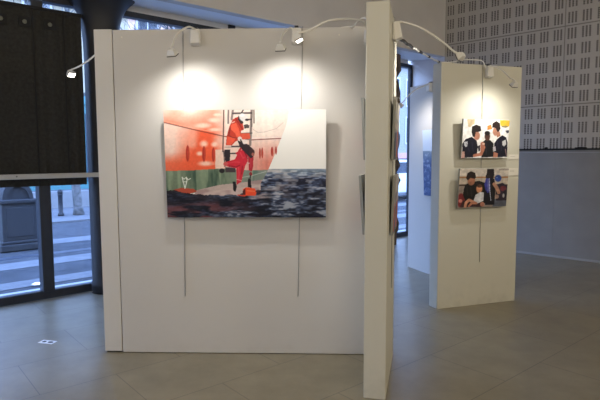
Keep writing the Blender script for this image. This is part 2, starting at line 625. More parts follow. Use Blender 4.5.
# rough stone pier under the bulkhead
mb = MB()
rng = random.Random(3)
nz, ns = 26, 20
vs, fs = [], []
pc = Vector((1.41, 9.02, 0))
for i in range(nz + 1):
    z = 3.24 * i / nz
    wob = rng.uniform(-0.025, 0.03)
    for k in range(ns):
        w = 2 * math.pi * k / ns
        ex = 0.24 * math.copysign(abs(math.cos(w)) ** 0.5, math.cos(w))
        ey = 0.24 * math.copysign(abs(math.sin(w)) ** 0.5, math.sin(w))
        s = 1 + (wob + rng.uniform(-0.02, 0.02)) / 0.24
        if i >= nz - 1:
            s = 1.08
        vs.append((ex * s, ey * s, z))
for i in range(nz):
    for k in range(ns):
        k2 = (k + 1) % ns
        fs.append((i * ns + k, i * ns + k2, (i + 1) * ns + k2, (i + 1) * ns + k))
fs.append(tuple(range(ns - 1, -1, -1)))
fs.append(tuple(nz * ns + k for k in range(ns)))
mb.add(vs, fs)
struct(mb.build('trim_7', M['stone'], loc=pc, rz=FA))

# ---------------------------------------------------------------- blind and rail on the left window
bl = thing('window_blind', 'black cloth blind covering the upper left window', 'blind', fp(-0.3, 0.15, 1.24), FA)
seams = [-1.35, -0.60, -0.21, 0.09, 0.39, 0.69, 0.90]
for a, b_ in ((-1.35, -0.51), (-0.51, 0.389), (0.389, 0.689), (0.689, 0.875)):
    mb = MB()
    n = 8
    vs, fs = [], []
    for k in range(n + 1):
        x = a + (b_ - a) * k / n + 0.3
        y = 0.006 * math.sin(k * 1.7 + a * 5)
        vs += [(x, y, 0.0), (x, y, 1.805), (x, y + 0.012, 0.0), (x, y + 0.012, 1.805)]
    for k in range(n):
        q = 4 * k
        fs += [(q, q + 4, q + 5, q + 1), (q + 2, q + 3, q + 7, q + 6), (q, q + 2, q + 6, q + 4), (q + 1, q + 5, q + 7, q + 3)]
    fs += [(0, 1, 3, 2), (4 * n, 4 * n + 2, 4 * n + 3, 4 * n + 1)]
    mb.add(vs, fs)
    mb.build('cloth_strip', M['blind'], bl)
mb = MB()
mb.box((-1.05, -0.012, 1.80), (1.20, 0.03, 1.835))
mb.build('head_rail', M['black'], bl)
for u in (-0.51, 0.389, 0.689):
    mb = MB()
    mb.box((u + 0.3 - 0.007, -0.0115, 0.0), (u + 0.3 + 0.007, -0.0065, 1.80))
    mb.build('seam', M['black'], bl)
for (u, z) in ((-0.95, 2.90), (-0.45, 2.90), (0.10, 2.90), (0.315, 2.902), (0.555, 2.91)):
    mb = MB()
    mb.box((u + 0.3 - 0.055, -0.016, z - 1.24 - 0.05), (u + 0.3 + 0.055, -0.008, z - 1.24 + 0.05))
    pt = mb.build('black_patch', M['black'], bl)
    mb = MB()
    mb.lathe([(0.0215, 0.0), (0.0215, 0.006), (0.012, 0.007), (0.0, 0.005)], 16)
    ey = mb.build('eyelet', M['dim_disc'], pt, loc=(u + 0.3, -0.0155, z - 1.24))
    ey.rotation_euler = (math.radians(90), 0, 0)

rl = thing('window_rail', 'pale metal rail running across the bottom of the black blind', 'rail', fp(-0.3, 0.24, 1.32), FA)
mb = MB()
mb.box((-1.5, -0.02, 0.0), (1.62, 0.02, 0.052))
mb.build('rail_bar', M['rail'], rl, bevel=0.006)
for x in (-1.3, 0.45):
    mb = MB()
    mb.tube([(x, -0.018, 0.03), (x, -0.026, 0.03)], 0.008, 10)
    mb.build('bolt', M['dim_disc'], rl)
for x in (-1.3, 0.775, 1.60):
    mb = MB()
    mb.box((x - 0.015, 0.018, 0.01), (x + 0.015, 0.17, 0.045))
    mb.build('bracket', M['dark_metal'], rl)


# ---------------------------------------------------------------- display panels
def panel(label, front_left, front_right, H, thick, m, rz=None, foot=0.0, screws=()):
    a, b_ = Vector((*front_left, 0)), Vector((*front_right, 0))
    d = b_ - a
    rz = math.atan2(d.y, d.x)
    W = d.length
    t = thing('display_panel', label, 'panel', a + d * 0.5 + Vector((-math.sin(rz), math.cos(rz), 0)) * thick * 0.5, rz)
    mb = MB()
    mb.box((-W / 2, -thick / 2, foot), (W / 2, thick / 2, H))
    mb.build('board', m, t, bevel=0.004)
    if foot:
        mb = MB()
        mb.box((-W / 2 + 0.012, -thick / 2 + 0.012, 0.0), (W / 2 - 0.012, thick / 2 - 0.012, foot + 0.002))
        mb.build('foot', M['black'], t)
    for (sx, sz) in screws:
        mb = MB()
        mb.tube([(sx - W / 2, -thick / 2 + 0.001, sz), (sx - W / 2, -thick / 2 - 0.003, sz)], 0.006, 10)
        mb.build('screw', M['card'], t)
    return t


# main wall, the narrow end of a panel at its left, the wing at its right
PA, PB = Vector((-1.405, 4.0, 0)), Vector((0.56, 3.935, 0))
main = panel('wide white display panel carrying the large ship photograph', PA.xy, PB.xy, 2.495, 0.14, M['white_panel'], foot=0.004, screws=((0.07, 2.44), (1.70, 2.44)))
md = (PB - PA).normalized()
mn = Vector((md.y, -md.x, 0))          # out of the face, to the viewer
MRZ = math.atan2(md.y, md.x)
# end panel (runs back): its narrow end is seen
ea = Vector((-1.411, 4.0, 0))
panel('white panel seen end-on as a narrow strip left of the large ship photograph', (ea - md * 0.138).xy, ea.xy, 2.50, 1.0, M['beige_panel'], foot=0.012)
# wing panel: narrow front end towards the viewer
wa = math.radians(13.5)
WDIR = Vector((math.sin(wa), math.cos(wa), 0))   # away from viewer
WR = Vector((math.cos(wa), -math.sin(wa), 0))    # to the right
wl = Vector((0.402, 3.215, 0))
panel('cream panel end nearest the viewer, jutting forward at the right of the ship photograph', wl.xy, (wl + WR * 0.14).xy, 2.468, 0.80, M['cream_panel'])
# right free-standing panel
RA, RB = Vector((1.375, 5.13, 0)), Vector((2.285, 5.435, 0))
panel('cream panel on the right carrying two small photographs one above the other', RA.xy, RB.xy, 2.445, 0.145, M['cream_panel'])
rdv = (RB - RA).normalized()
rnv = Vector((rdv.y, -rdv.x, 0))
RRZ = math.atan2(rdv.y, rdv.x)
# rear panel glimpsed behind it
GA, GB = Vector((1.497, 7.15, 0)), Vector((1.85, 6.22, 0))
panel('bluish lit white panel half hidden behind the cream panel with two photographs', GA.xy, GB.xy, 2.465, 0.14, M['white_panel'])
gdv = (GB - GA).normalized()
gnv = Vector((gdv.y, -gdv.x, 0))
GRZ = math.atan2(gdv.y, gdv.x)


# ---------------------------------------------------------------- prints (painted on a fine grid)
def vnoise(h, w, sy, sx, rng):
    g = rng.random((sy + 2, sx + 2))
    y = np.linspace(0, sy, h)
    x = np.linspace(0, sx, w)
    yi = np.minimum(y.astype(int), sy)
    xi = np.minimum(x.astype(int), sx)
    fy = (y - yi)[:, None]
    fx = (x - xi)[None, :]
    fy = fy * fy * (3 - 2 * fy)
    fx = fx * fx * (3 - 2 * fx)
    a = g[yi][:, xi]
    b = g[yi][:, xi + 1]
    c = g[yi + 1][:, xi]
    d = g[yi + 1][:, xi + 1]
    return (a * (1 - fx) + b * fx) * (1 - fy) + (c * (1 - fx) + d * fx) * fy


class Canvas:
    """w x h samples; shapes are given in crop units mapped by the four picture corners"""
    def __init__(self, w, h, tl, tr, br, bl_, bg, seed=1):
        self.w, self.h = w, h
        self.rng = np.random.default_rng(seed)
        u = np.linspace(0, 1, w)[None, :]
        v = np.linspace(0, 1, h)[:, None]
        c = lambda i: tl[i] * (1 - u) * (1 - v) + tr[i] * u * (1 - v) + br[i] * u * v + bl_[i] * (1 - u) * v
        self.X, self.Y = c(0), c(1)
        self.a = np.ones((h, w, 3)) * np.array(bg) / 255.0

    def noise(self, sy, sx, octv=1):
        n = 0
        amp = 1
        tot = 0
        for o in range(octv):
            n = n + amp * vnoise(self.h, self.w, sy * 2 ** o, sx * 2 ** o, self.rng)
            tot += amp
            amp *= 0.55
        return n / tot

    def put(self, mask, col, al=1.0):
        k = (mask * al)[..., None]
        c = np.array(col, float)
        if c.ndim == 1:
            c = c[None, None, :]
        self.a = self.a * (1 - k) + k * c / 255.0
        return self

    def m_poly(self, P):
        m = np.zeros((self.h, self.w), bool)
        n = len(P)
        X, Y = self.X, self.Y
        for i in range(n):
            x0, y0 = P[i]
            x1, y1 = P[(i + 1) % n]
            if y0 == y1:
                continue
            c = ((Y >= min(y0, y1)) & (Y < max(y0, y1)))
            xs = x0 + (Y - y0) * (x1 - x0) / (y1 - y0)
            m ^= c & (X < xs)
        return m.astype(float)

    def poly(self, P, col, al=1.0):
        return self.put(self.m_poly(P), col, al)

    def m_ell(self, cx, cy, rx, ry, rot=0, soft=0.12):
        dx, dy = self.X - cx, self.Y - cy
        c, s = math.cos(rot), math.sin(rot)
        d = np.sqrt(((dx * c + dy * s) / rx) ** 2 + ((-dx * s + dy * c) / ry) ** 2)
        return np.clip((1 + soft - d) / (2 * soft), 0, 1)

    def ell(self, cx, cy, rx, ry, col, al=1.0, rot=0, soft=0.12):
        return self.put(self.m_ell(cx, cy, rx, ry, rot, soft), col, al)

    def line(self, P, wd, col, al=1.0):
        m = np.zeros((self.h, self.w))
        for (x0, y0), (x1, y1) in zip(P[:-1], P[1:]):
            dx, dy = x1 - x0, y1 - y0
            t = np.clip(((self.X - x0) * dx + (self.Y - y0) * dy) / (dx * dx + dy * dy + 1e-9), 0, 1)
            d = np.hypot(self.X - x0 - t * dx, self.Y - y0 - t * dy)
            m = np.maximum(m, np.clip(wd / 2 + 0.6 - d, 0, 1))
        return self.put(m, col, al)


def sea(c, m, depth, dark=(30, 34, 54), mid=(92, 106, 134), crest=(206, 212, 220)):
    """choppy water: depth 0 at the horizon, 1 near"""
    H = np.clip(depth, 0, 1)
    n = c.noise(30, 11, 3)
    n2 = c.noise(70, 26, 2)
    n3 = c.noise(13, 7, 2)
    v = np.clip((n * 0.6 + n3 * 0.4 - 0.37) * 4.2, 0, 1) * (1 - 0.35 * np.clip(depth, 0, 1))
    far = np.array((142, 160, 176))
    base = np.array(dark)[None, None] * (1 - v[..., None]) + np.array(mid)[None, None] * v[..., None]
    k = np.clip(H * 2.2, 0, 1)[..., None] ** 0.6
    colr = far[None, None] * (1 - k) + base * k
    c.put(m, colr)
    cr = np.clip((n2 * 0.5 + n * 0.5 - 0.575) * 11, 0, 1) * (0.45 + 0.4 * (1 - H))
    c.put(m * cr, crest)


def art_ship():
    c = Canvas(390, 256, (28, 32), (527, 32), (520, 357), (42, 355), (242, 240, 234), 11)
    X, Y = c.X, c.Y
    A = lambda x, y: (184.7 + x * .3847, 24.6 + y * .3847)
    B = lambda x, y: (184.7 + x * .3847, 153.9 + y * .3847)
    one = np.ones((*X.shape, 3))
    # sides of the hull
    hull = [(20, 20), (418, 20), (412, 50), (404, 80), (391, 112), (375, 150), (358, 190), (347, 214), (336, 234), (322, 256), (20, 290)]
    hm = c.m_poly(hull)
    left = np.clip((222 - X) / 40, 0, 1)[..., None]
    nz = c.noise(7, 9, 3)
    nf = c.noise(16, 22, 3)
    org = np.array((236, 96, 62)) * one
    pale = np.array((246, 222, 208)) * one
    ng = c.noise(5, 6, 2)
    strake = np.interp(X, [28, 120, 215], [66, 87, 107])
    above = (Y < strake)
    g_top = np.clip(1.15 - (Y - 32) / 75 - (X - 28) / 420 + (ng - 0.5) * 1.2, 0.1, 1) * above  # glare washing out the hull's upper left, painted into the print colour
    g_left = np.clip((118 - X) / 70 + (150 - Y) / 110 * 0.55 + (ng - 0.5) * 0.5, 0, 0.92) * (~above) * np.clip((196 - Y) / 40, 0.15, 1)
    g_spots = np.clip((ng - 0.62) * 3, 0, 0.5) * (Y < 195)
    g = np.clip(np.maximum(np.maximum(g_top, g_left), g_spots), 0, 1)[..., None]
    colL = org * (1 - g) + pale * g
    rt = np.clip((Y - 108) / 80, 0, 1)[..., None] * np.clip((X - 215) / 130, 0.25, 1)[..., None]
    colR = np.array((246, 228, 216)) * (1 - rt) + np.array((222, 136, 120)) * rt
    streak = vnoise(c.h, c.w, 2, 60, c.rng)[..., None]
    colR = colR * (0.96 + 0.06 * streak)
    c.put(hm, colL * left + colR * (1 - left))
    c.poly([(188, 150), (212, 150), (214, 208), (188, 208)], (240, 216, 200), 0.85)
    for (x, y, rx, ry) in ((153, 132, 11, 9), (185, 134, 9, 7), (140, 161, 9, 6), (158, 191, 20, 7), (150, 78, 22, 7), (186, 90, 18, 5), (184, 62, 16, 6), (196, 46, 12, 4)):
        c.ell(x, y, rx, ry, (252, 226, 208), 0.8, soft=0.5)
    c.line([(30, 68), (120, 89), (215, 110), (300, 121), (388, 117)], 2.6, (120, 48, 44), 0.85)
    c.line([(30, 63), (120, 84), (215, 104)], 2, (250, 176, 150), 0.7)
    c.line([(240, 116), (388, 114)], 1.5, (250, 236, 226), 0.8)
    for (x, y, rx, ry) in ((103, 160, 5.5, 24), (153, 162, 5.2, 23), (182, 164, 4.6, 21), (324, 161, 2.8, 16), (331, 160, 2.8, 16), (361, 156, 3.6, 14), (373, 153, 2.8, 12)):
        c.ell(x, y, rx, ry, (168, 46, 36), 0.95)
        c.ell(x + rx * .35, y, rx * .45, ry * .8, (206, 80, 62), 0.6)
    # green boot-topping
    gp = [(20, 213), (120, 211), (190, 207), (215, 206), (290, 212), (348, 211), (336, 236), (322, 258), (20, 292)]
    gm = c.m_poly(gp)
    c.poly(gp, (116, 132, 110), 1.0)
    gn = c.noise(5, 26, 3)
    c.put(gm * np.clip((gn - 0.42) * 3.4, 0, 1), (58, 82, 70), 0.85)
    c.put(gm * np.clip((X - 215) / 90, 0, 0.85), (140, 150, 142), 0.9)
    c.put(gm * np.clip((vnoise(c.h, c.w, 2, 50, c.rng) - 0.62) * 5, 0, 1), (158, 176, 146), 0.55)
    c.put(gm * np.clip((c.noise(6, 30, 2) - 0.58) * 6, 0, 1) * (X > 180), (84, 116, 104), 0.75)
    c.line([(255, 236), (300, 228), (342, 216)], 2.2, (206, 214, 204), 0.6)
    # wet pinkish band above the waterline
    c.poly([(130, 272), (200, 256), (260, 250), (338, 240), (334, 268), (240, 294), (120, 292)], (200, 178, 172), 0.92)
    c.put(c.m_poly([(130, 272), (200, 256), (338, 240), (334, 268), (240, 294), (120, 292)]) * np.clip((c.noise(20, 14, 2) - 0.5) * 5, 0, 1), (150, 120, 122), 0.6)
    c.poly([(60, 270), (84, 264), (122, 268), (132, 276), (110, 282), (60, 278)], (196, 72, 52), 0.85)
    # draught mark
    wh = (238, 242, 234)
    c.line([(95, 266), (88, 240), (86, 232)], 2.2, wh)
    c.line([(95, 266), (101, 242), (99, 232)], 2.2, wh)
    c.line([(88, 246), (100, 246)], 1.8, wh)
    c.line([(86, 232), (92, 238), (99, 232), (104, 240), (112, 236)], 1.8, wh)
    # sea
    top = np.interp(X.ravel(), [20, 60, 130, 200, 260, 320, 336, 345, 352, 540], [274, 272, 284, 288, 286, 272, 262, 236, 208, 208]).reshape(X.shape)
    top = top + (c.noise(3, 40, 2) - 0.5) * 9 * (X < 335)
    sm = np.maximum((Y > top), (Y > 208) & (hm < 0.5) & (X > 325)).astype(float)
    depth = np.clip(np.where(X > 335, (Y - 206) / 125, 0.45 + (Y - 250) / 160), 0, 1)
    n1 = c.noise(40, 13, 2)
    n2 = c.noise(90, 40, 2)
    n3 = c.noise(22, 7, 2)
    wv = np.clip((0.40 * n1 + 0.32 * n2 + 0.28 * n3 - 0.42) * 4.2, 0, 1) * (1 - 0.5 * np.clip((250 - X) / 120, 0, 1))
    dk, md_, cs = np.array((30, 33, 52)), np.array((78, 92, 122)), np.array((192, 196, 206))
    w3 = wv[..., None]
    base = np.where(w3 < 0.6, dk + (md_ - dk) * (w3 / 0.6), md_ + (cs - md_) * np.clip((w3 - 0.6) / 0.4, 0, 1) * 0.8)
    base = base * (1.08 - 0.42 * depth[..., None] * (1 - w3 * 0.6))
    far = np.array((146, 166, 182)) * (0.86 + 0.26 * n2[..., None])
    kf = np.clip((Y - 208) / 26, 0, 1)[..., None] * (X > 335)[..., None] + (X <= 335)[..., None]
    c.put(sm, far * (1 - kf) + base * kf)
    c.put(sm * np.clip((c.noise(46, 20, 2) - 0.55) * 8, 0, 1) * np.clip(1 - depth, 0.1, 1), (222, 222, 222), 0.6)
    c.put(sm * np.clip(1 - np.abs(X - 335) / 100, 0, 1) * np.clip((c.noise(34, 14, 2) - 0.42) * 5, 0, 1) * (Y < 300), (220, 200, 194), 0.65)
    c.put(sm * np.clip((210 - X) / 60, 0, 1) * np.clip((322 - Y) / 12, 0, 1) * np.clip((c.noise(10, 7, 2) - .22) * 3, 0, 1), (34, 29, 37), 0.85)
    c.put(sm * np.clip((330 - X) / 160, 0, 1) * np.clip((c.noise(40, 13, 2) - 0.42) * 5, 0, 1) * np.clip((Y - 312 + X * 0.06) / 18, 0, 1), (136, 80, 84), 0.7)
    c.poly([(470, 357), (492, 342), (500, 348), (520, 357)], (34, 36, 54))
    # ladder, rails and platform
    gr, dkr = (122, 108, 104), (78, 68, 68)
    c.line([A(78, 10), A(74, 180), A(68, 340)], 3.6, (104, 74, 68))
    c.line([A(115, 10), A(112, 120)], 5, (132, 116, 112))
    c.line([A(152, 10), A(140, 90)], 6.5, (140, 126, 120))
    c.line([A(300, 10), A(294, 140), A(285, 290)], 7, (138, 124, 118))
    c.line([A(306, 10), A(300, 150)], 2.2, dkr)
    c.line([A(318, 20), A(318, 120)], 3.5, (92, 80, 78))
    for P, w_ in (([A(150, 46), A(300, 44)], 4.6), ([A(245, 95), A(300, 93)], 4), ([A(120, 302), A(205, 300)], 4.6), ([A(120, 356), A(185, 354)], 4), ([A(215, 200), A(300, 198)], 3)):
        c.line(P, w_, dkr)
    c.line([A(212, 52), A(236, 16)], 3.4, (50, 44, 48))
    c.line([A(262, 290), A(300, 320)], 4, (54, 46, 50))
    c.line([A(310, 170), A(350, 195), A(400, 190), (375, 88), (396, 70)], 1.3, (190, 170, 160), 0.75)
    c.poly([B(85, 128), B(168, 132), B(168, 166), B(88, 166)], (70, 60, 66))
    c.line([B(90, 126), B(175, 130)], 2.4, (150, 132, 128))
    c.line([B(75, 0), B(84, 120)], 3, (96, 84, 84))
    c.ell(*B(60, 154), 8.5, 7, (38, 34, 40))
    # upper crew member: orange suit, white helmet
    c.poly([A(148, 92), A(188, 72), A(226, 118), A(238, 170), A(212, 182), A(220, 238), A(170, 262), A(132, 300), A(92, 292), A(100, 218), A(120, 150)], (196, 62, 46))
    c.poly([A(208, 200), A(282, 198), A(288, 240), A(226, 248)], (226, 92, 68))
    c.poly([A(138, 130), A(176, 118), A(198, 168), A(214, 232), A(186, 246), A(164, 196), A(128, 164)], (238, 100, 74))
    c.poly([A(104, 222), A(170, 236), A(160, 258), A(128, 296), A(96, 286)], (232, 90, 66))
    c.line([A(128, 158), A(118, 205)], 4, (126, 44, 42), 0.85)
    c.line([A(170, 84), A(204, 132), A(226, 170)], 4, (140, 40, 38), 0.8)
    c.line([A(112, 215), A(150, 232), A(190, 236)], 2.4, (110, 40, 38), 0.8)
    c.line([A(142, 118), A(162, 110)], 3, (244, 210, 196), 0.8)
    c.poly([A(192, 62), A(226, 92), A(234, 122), A(212, 128), A(190, 96)], (58, 44, 46))
    c.ell(*A(234, 78), 13, 11, (226, 222, 220), rot=0.5)
    c.ell(*A(222, 60), 7, 5, (240, 238, 236))
    c.ell(*A(262, 96), 6, 3.5, (60, 54, 58))
    c.poly([A(236, 136), A(262, 128), A(282, 140), A(276, 160), A(240, 162)], (84, 72, 74))
    c.poly([A(82, 290), A(136, 290), A(130, 326), A(84, 326)], (232, 204, 194))
    c.line([A(84, 306), A(132, 306)], 2, (170, 140, 136))
    c.poly([A(82, 326), A(128, 326), A(126, 380), B(122, 80), B(88, 84), B(80, 20)], (44, 39, 46))
    # lower crew member: crimson suit, dark vest
    cr = (206, 44, 62)
    c.poly([A(166, 350), A(192, 338), A(238, 322), A(280, 340), A(292, 400), B(266, 44), B(266, 80), B(246, 112), B(226, 186), B(214, 240), B(176, 266), B(174, 212), B(176, 134), B(112, 122), B(84, 112), B(94, 84), B(164, 64), B(180, 30)], cr)
    c.poly([B(268, 40), B(312, 26), B(306, 130), B(296, 162), B(274, 152), B(270, 92)], (178, 40, 56))
    c.poly([A(184, 252), A(224, 268), A(274, 288), A(312, 330), A(316, 372), A(290, 396), A(252, 356), A(206, 312)], (50, 41, 48))
    c.ell(*A(298, 346), 8.5, 10, (66, 42, 46))
    c.ell(*A(306, 362), 4, 5, (170, 100, 88))
    c.line([A(196, 338), A(210, 318)], 6, (196, 46, 60))
    c.ell(*A(204, 240), 6.5, 6, (234, 210, 204))
    c.ell(*A(240, 266), 10, 6.5, (236, 222, 216))
    c.line([A(210, 250), A(232, 296)], 4, (46, 40, 46))
    for P, wd, cc_, al in (([A(238, 340), A(262, 390), B(262, 60)], 3, (120, 22, 40), 0.8), ([A(206, 350), A(228, 392), B(236, 50)], 4, (226, 80, 92), 0.6), ([B(110, 96), B(160, 84), B(200, 88)], 4, (224, 78, 90), 0.55),
                           ([B(120, 116), B(172, 124), B(200, 112)], 3, (134, 24, 42), 0.75), ([B(190, 130), B(196, 180), B(190, 220)], 4, (226, 84, 94), 0.6), ([B(222, 120), B(216, 180)], 3, (140, 26, 44), 0.7),
                           ([B(176, 222), B(214, 232)], 2.4, (226, 200, 190), 0.6), ([B(290, 60), B(288, 130)], 3, (216, 84, 92), 0.5), ([B(262, 92), B(276, 96)], 4, (220, 190, 180), 0.7)):
        c.line(P, wd, cc_, al)
    c.ell(*B(90, 100), 7, 6.5, (206, 92, 90))
    c.poly([B(144, 240), B(166, 238), B(178, 280), B(166, 322), B(150, 312)], (32, 30, 38))
    c.ell(*B(288, 180), 4.5, 6, (150, 40, 50))
    c.line([B(286, 190), B(280, 230)], 3.2, (44, 36, 44))
    c.poly([B(266, 214), B(290, 224), B(292, 292), B(262, 282)], (31, 29, 37))
    c.poly([B(226, 300), B(250, 284), B(318, 294), B(334, 326), B(322, 352), B(240, 352), B(224, 346)], (242, 84, 50))
    c.poly([B(224, 312), B(246, 290), B(246, 346), B(222, 346)], (70, 34, 38), 0.85)
    c.line([B(258, 312), B(316, 318)], 3, (252, 130, 88), 0.8)
    c.ell(*B(346, 318), 8, 5, (70, 44, 52), 0.85)
    c.line([B(186, 346), B(240, 354)], 3.6, (224, 78, 54), 0.9)
    c.a = np.clip(c.a * (1 + (0.08 * c.noise(60, 90, 2) - 0.04) * np.maximum(hm, sm))[..., None], 0, 1)
    return c.a


def art_phone():
    c = Canvas(150, 112, (78, 45), (443, 58), (415, 358), (58, 352), (240, 238, 234), 5)
    c.poly([(105, 48), (166, 50), (160, 95), (150, 90), (128, 112), (112, 108)], (206, 186, 150))
    c.poly([(362, 60), (445, 62), (438, 108), (404, 122), (368, 102)], (222, 184, 60))
    c.ell(400, 112, 26, 7, (120, 116, 108), 0.8)
    c.poly([(405, 142), (438, 140), (434, 160), (418, 164)], (70, 70, 84))
    c.line([(235, 40), (285, 85)], 3, (150, 160, 190), 0.6)
    c.poly([(262, 104), (292, 92), (300, 130), (262, 136)], (206, 138, 70))
    # man in the middle
    c.poly([(216, 236), (244, 212), (284, 214), (310, 244), (308, 350), (214, 350)], (28, 28, 32))
    c.ell(261, 186, 21, 34, (84, 56, 46))
    c.ell(261, 160, 21, 18, (30, 26, 28))
    # man on the left
    c.poly([(66, 240), (92, 204), (140, 186), (176, 216), (186, 264), (180, 320), (150, 330), (150, 350), (66, 350)], (28, 28, 42))
    c.poly([(62, 300), (84, 300), (84, 354), (60, 354)], (190, 150, 140))
    c.ell(178, 178, 25, 34, (176, 122, 100))
    c.poly([(138, 150), (142, 108), (172, 92), (208, 104), (214, 140), (196, 148), (170, 150), (164, 186), (146, 186)], (40, 32, 32))
    c.poly([(80, 226), (106, 222), (108, 258), (92, 266), (80, 250)], (196, 198, 204))
    c.line([(160, 334), (210, 326), (232, 270)], 24, (186, 122, 98))
    c.poly([(206, 236), (222, 226), (240, 238), (236, 300), (208, 312)], (172, 110, 88))
    c.poly([(184, 262), (204, 250), (206, 296), (190, 304)], (60, 56, 66))
    c.ell(230, 244, 10, 8, (212, 180, 160))
    # man on the right
    c.poly([(316, 240), (340, 206), (380, 178), (412, 196), (422, 236), (418, 352), (304, 352), (306, 306)], (27, 27, 42))
    c.ell(326, 148, 22, 34, (190, 136, 112))
    c.poly([(298, 116), (304, 82), (334, 66), (362, 84), (366, 128), (352, 152), (340, 150), (328, 120)], (46, 34, 32))
    c.poly([(332, 150), (360, 150), (366, 182), (338, 196)], (180, 126, 102))
    c.poly([(380, 226), (406, 214), (412, 250), (394, 268), (380, 256)], (206, 206, 208))
    c.poly([(304, 272), (324, 264), (328, 300), (306, 306)], (196, 190, 196))
    c.poly([(310, 308), (344, 322), (340, 352), (306, 352)], (188, 126, 102))
    c.line([(404, 290), (412, 340)], 8, (160, 130, 130), 0.8)
    for P in ([(100, 240), (120, 300)], [(140, 230), (150, 300)], [(340, 220), (346, 290)], [(376, 210), (370, 300)], [(250, 240), (252, 330)]):
        c.line(P, 7, (58, 58, 76), 0.5)
    c.a = np.clip(c.a * (0.88 + 0.24 * c.noise(14, 18, 2))[..., None], 0, 1)
    return c.a


def art_child():
    c = Canvas(150, 116, (68, 60), (443, 55), (425, 345), (57, 358), (188, 180, 170), 8)
    X, Y = c.X, c.Y
    c.put((Y < 120).astype(float), (206, 196, 184))
    c.put(((Y > 118) & (Y < 130)).astype(float), (170, 126, 86))
    c.put(((Y > 130) & (Y < 178)).astype(float), (190, 176, 160))
    c.put(((Y > 178) & (Y < 190)).astype(float), (70, 54, 48))
    c.put((Y > 190).astype(float), (150, 136, 126))
    c.put((Y > 290).astype(float) * (X > 320), (92, 96, 108))
    for x in range(366, 440, 9):
        c.line([(x, 62), (x + 5, 70)], 3.5, (70, 66, 64), 0.8)
    c.ell(80, 300, 30, 54, (120, 44, 46))
    c.ell(76, 304, 14, 14, (200, 130, 116))
    # woman in black
    c.poly([(98, 216), (112, 178), (150, 160), (214, 150), (258, 166), (262, 320), (230, 340), (110, 300), (94, 260)], (30, 28, 28))
    c.ell(154, 150, 28, 36, (166, 112, 86))
    c.poly([(114, 130), (124, 92), (150, 78), (182, 90), (190, 124), (180, 136), (146, 128), (128, 150)], (44, 34, 32))
    c.poly([(96, 300), (200, 300), (240, 350), (70, 352)], (60, 40, 40))
    # child
    c.ell(216, 212, 23, 32, (204, 142, 104))
    c.ell(218, 190, 20, 13, (92, 62, 48))
    c.poly([(188, 258), (222, 236), (252, 240), (248, 304), (200, 326), (172, 310)], (206, 206, 208))
    c.line([(188, 320), (140, 296), (118, 318), (112, 346)], 20, (206, 146, 116))
    c.line([(196, 322), (160, 322), (140, 344)], 16, (190, 126, 98))
    c.ell(240, 330, 16, 18, (186, 126, 104))
    # centre figure with striped blue jacket
    c.poly([(256, 170), (268, 126), (330, 134), (342, 200), (332, 334), (262, 336), (250, 250)], (26, 26, 34))
    c.poly([(254, 176), (266, 134), (296, 132), (300, 220), (284, 246), (262, 220)], (62, 66, 150))
    c.line([(292, 134), (296, 220), (306, 300)], 4, (206, 210, 232))
    c.line([(282, 136), (284, 226)], 2.5, (170, 176, 214))
    c.poly([(268, 110), (274, 62), (326, 60), (330, 104), (322, 134), (290, 130)], (36, 30, 34))
    c.poly([(262, 108), (300, 108), (300, 130), (264, 130)], (48, 40, 40))
    # figures at right
    c.poly([(340, 180), (396, 166), (434, 190), (428, 300), (346, 304)], (52, 44, 58))
    c.ell(400, 210, 26, 20, (120, 50, 60), 0.8)
    c.ell(418, 250, 16, 30, (40, 40, 52))
    c.line([(330, 176), (352, 206), (366, 240)], 26, (188, 140, 116))
    c.ell(360, 132, 26, 26, (44, 70, 140))
    c.ell(350, 126, 9, 6, (120, 140, 190), 0.7)
    c.ell(352, 272, 16, 16, (206, 170, 150), 0.8)
    c.ell(404, 264, 8, 16, (210, 206, 204), 0.8)
    for P in ([(120, 190), (130, 260)], [(150, 200), (160, 270)], [(196, 170), (206, 190)], [(310, 180), (318, 300)]):
        c.line(P, 8, (62, 56, 54), 0.5)
    c.a = np.clip(c.a * (0.82 + 0.36 * c.noise(14, 18, 2))[..., None], 0, 1)
    return c.a


def art_sea(seed, horizon=0.32, tint=(206, 220, 238)):
    c = Canvas(120, 110, (0, 0), (100, 0), (100, 100), (0, 100), tint, seed)
    sm = (c.Y > horizon * 100).astype(float)
    sea(c, sm, (c.Y - horizon * 100) / 50, dark=(74, 92, 134), mid=(104, 124, 168), crest=(176, 190, 214))
    return c.a


def art_deck(seed):
    c = Canvas(120, 90, (0, 0), (100, 0), (100, 100), (0, 100), (200, 196, 186), seed)
    n = c.noise(5, 7, 3)
    c.put(np.clip((n - 0.4) * 3, 0, 1), (120, 110, 100), 0.7)
    c.poly([(0, 55), (100, 48), (100, 100), (0, 100)], (70, 74, 84))
    rr = random.Random(seed)
    for k in range(4):
        x = 14 + 24 * k + rr.uniform(-4, 4)
        col = rr.choice([(200, 90, 50), (40, 44, 60), (150, 40, 44), (60, 80, 110)])
        c.poly([(x - 9, 96), (x - 8, 52), (x, 44), (x + 8, 52), (x + 9, 96)], col)
        c.ell(x, 38, 5, 7, (120, 84, 66))
        c.ell(x, 34, 5, 4, (34, 28, 28))
    return c.a


def srgb2lin(a):
    a = np.clip(a, 0, 1)
    return np.where(a <= 0.04045, a / 12.92, ((a + 0.055) / 1.055) ** 2.4)


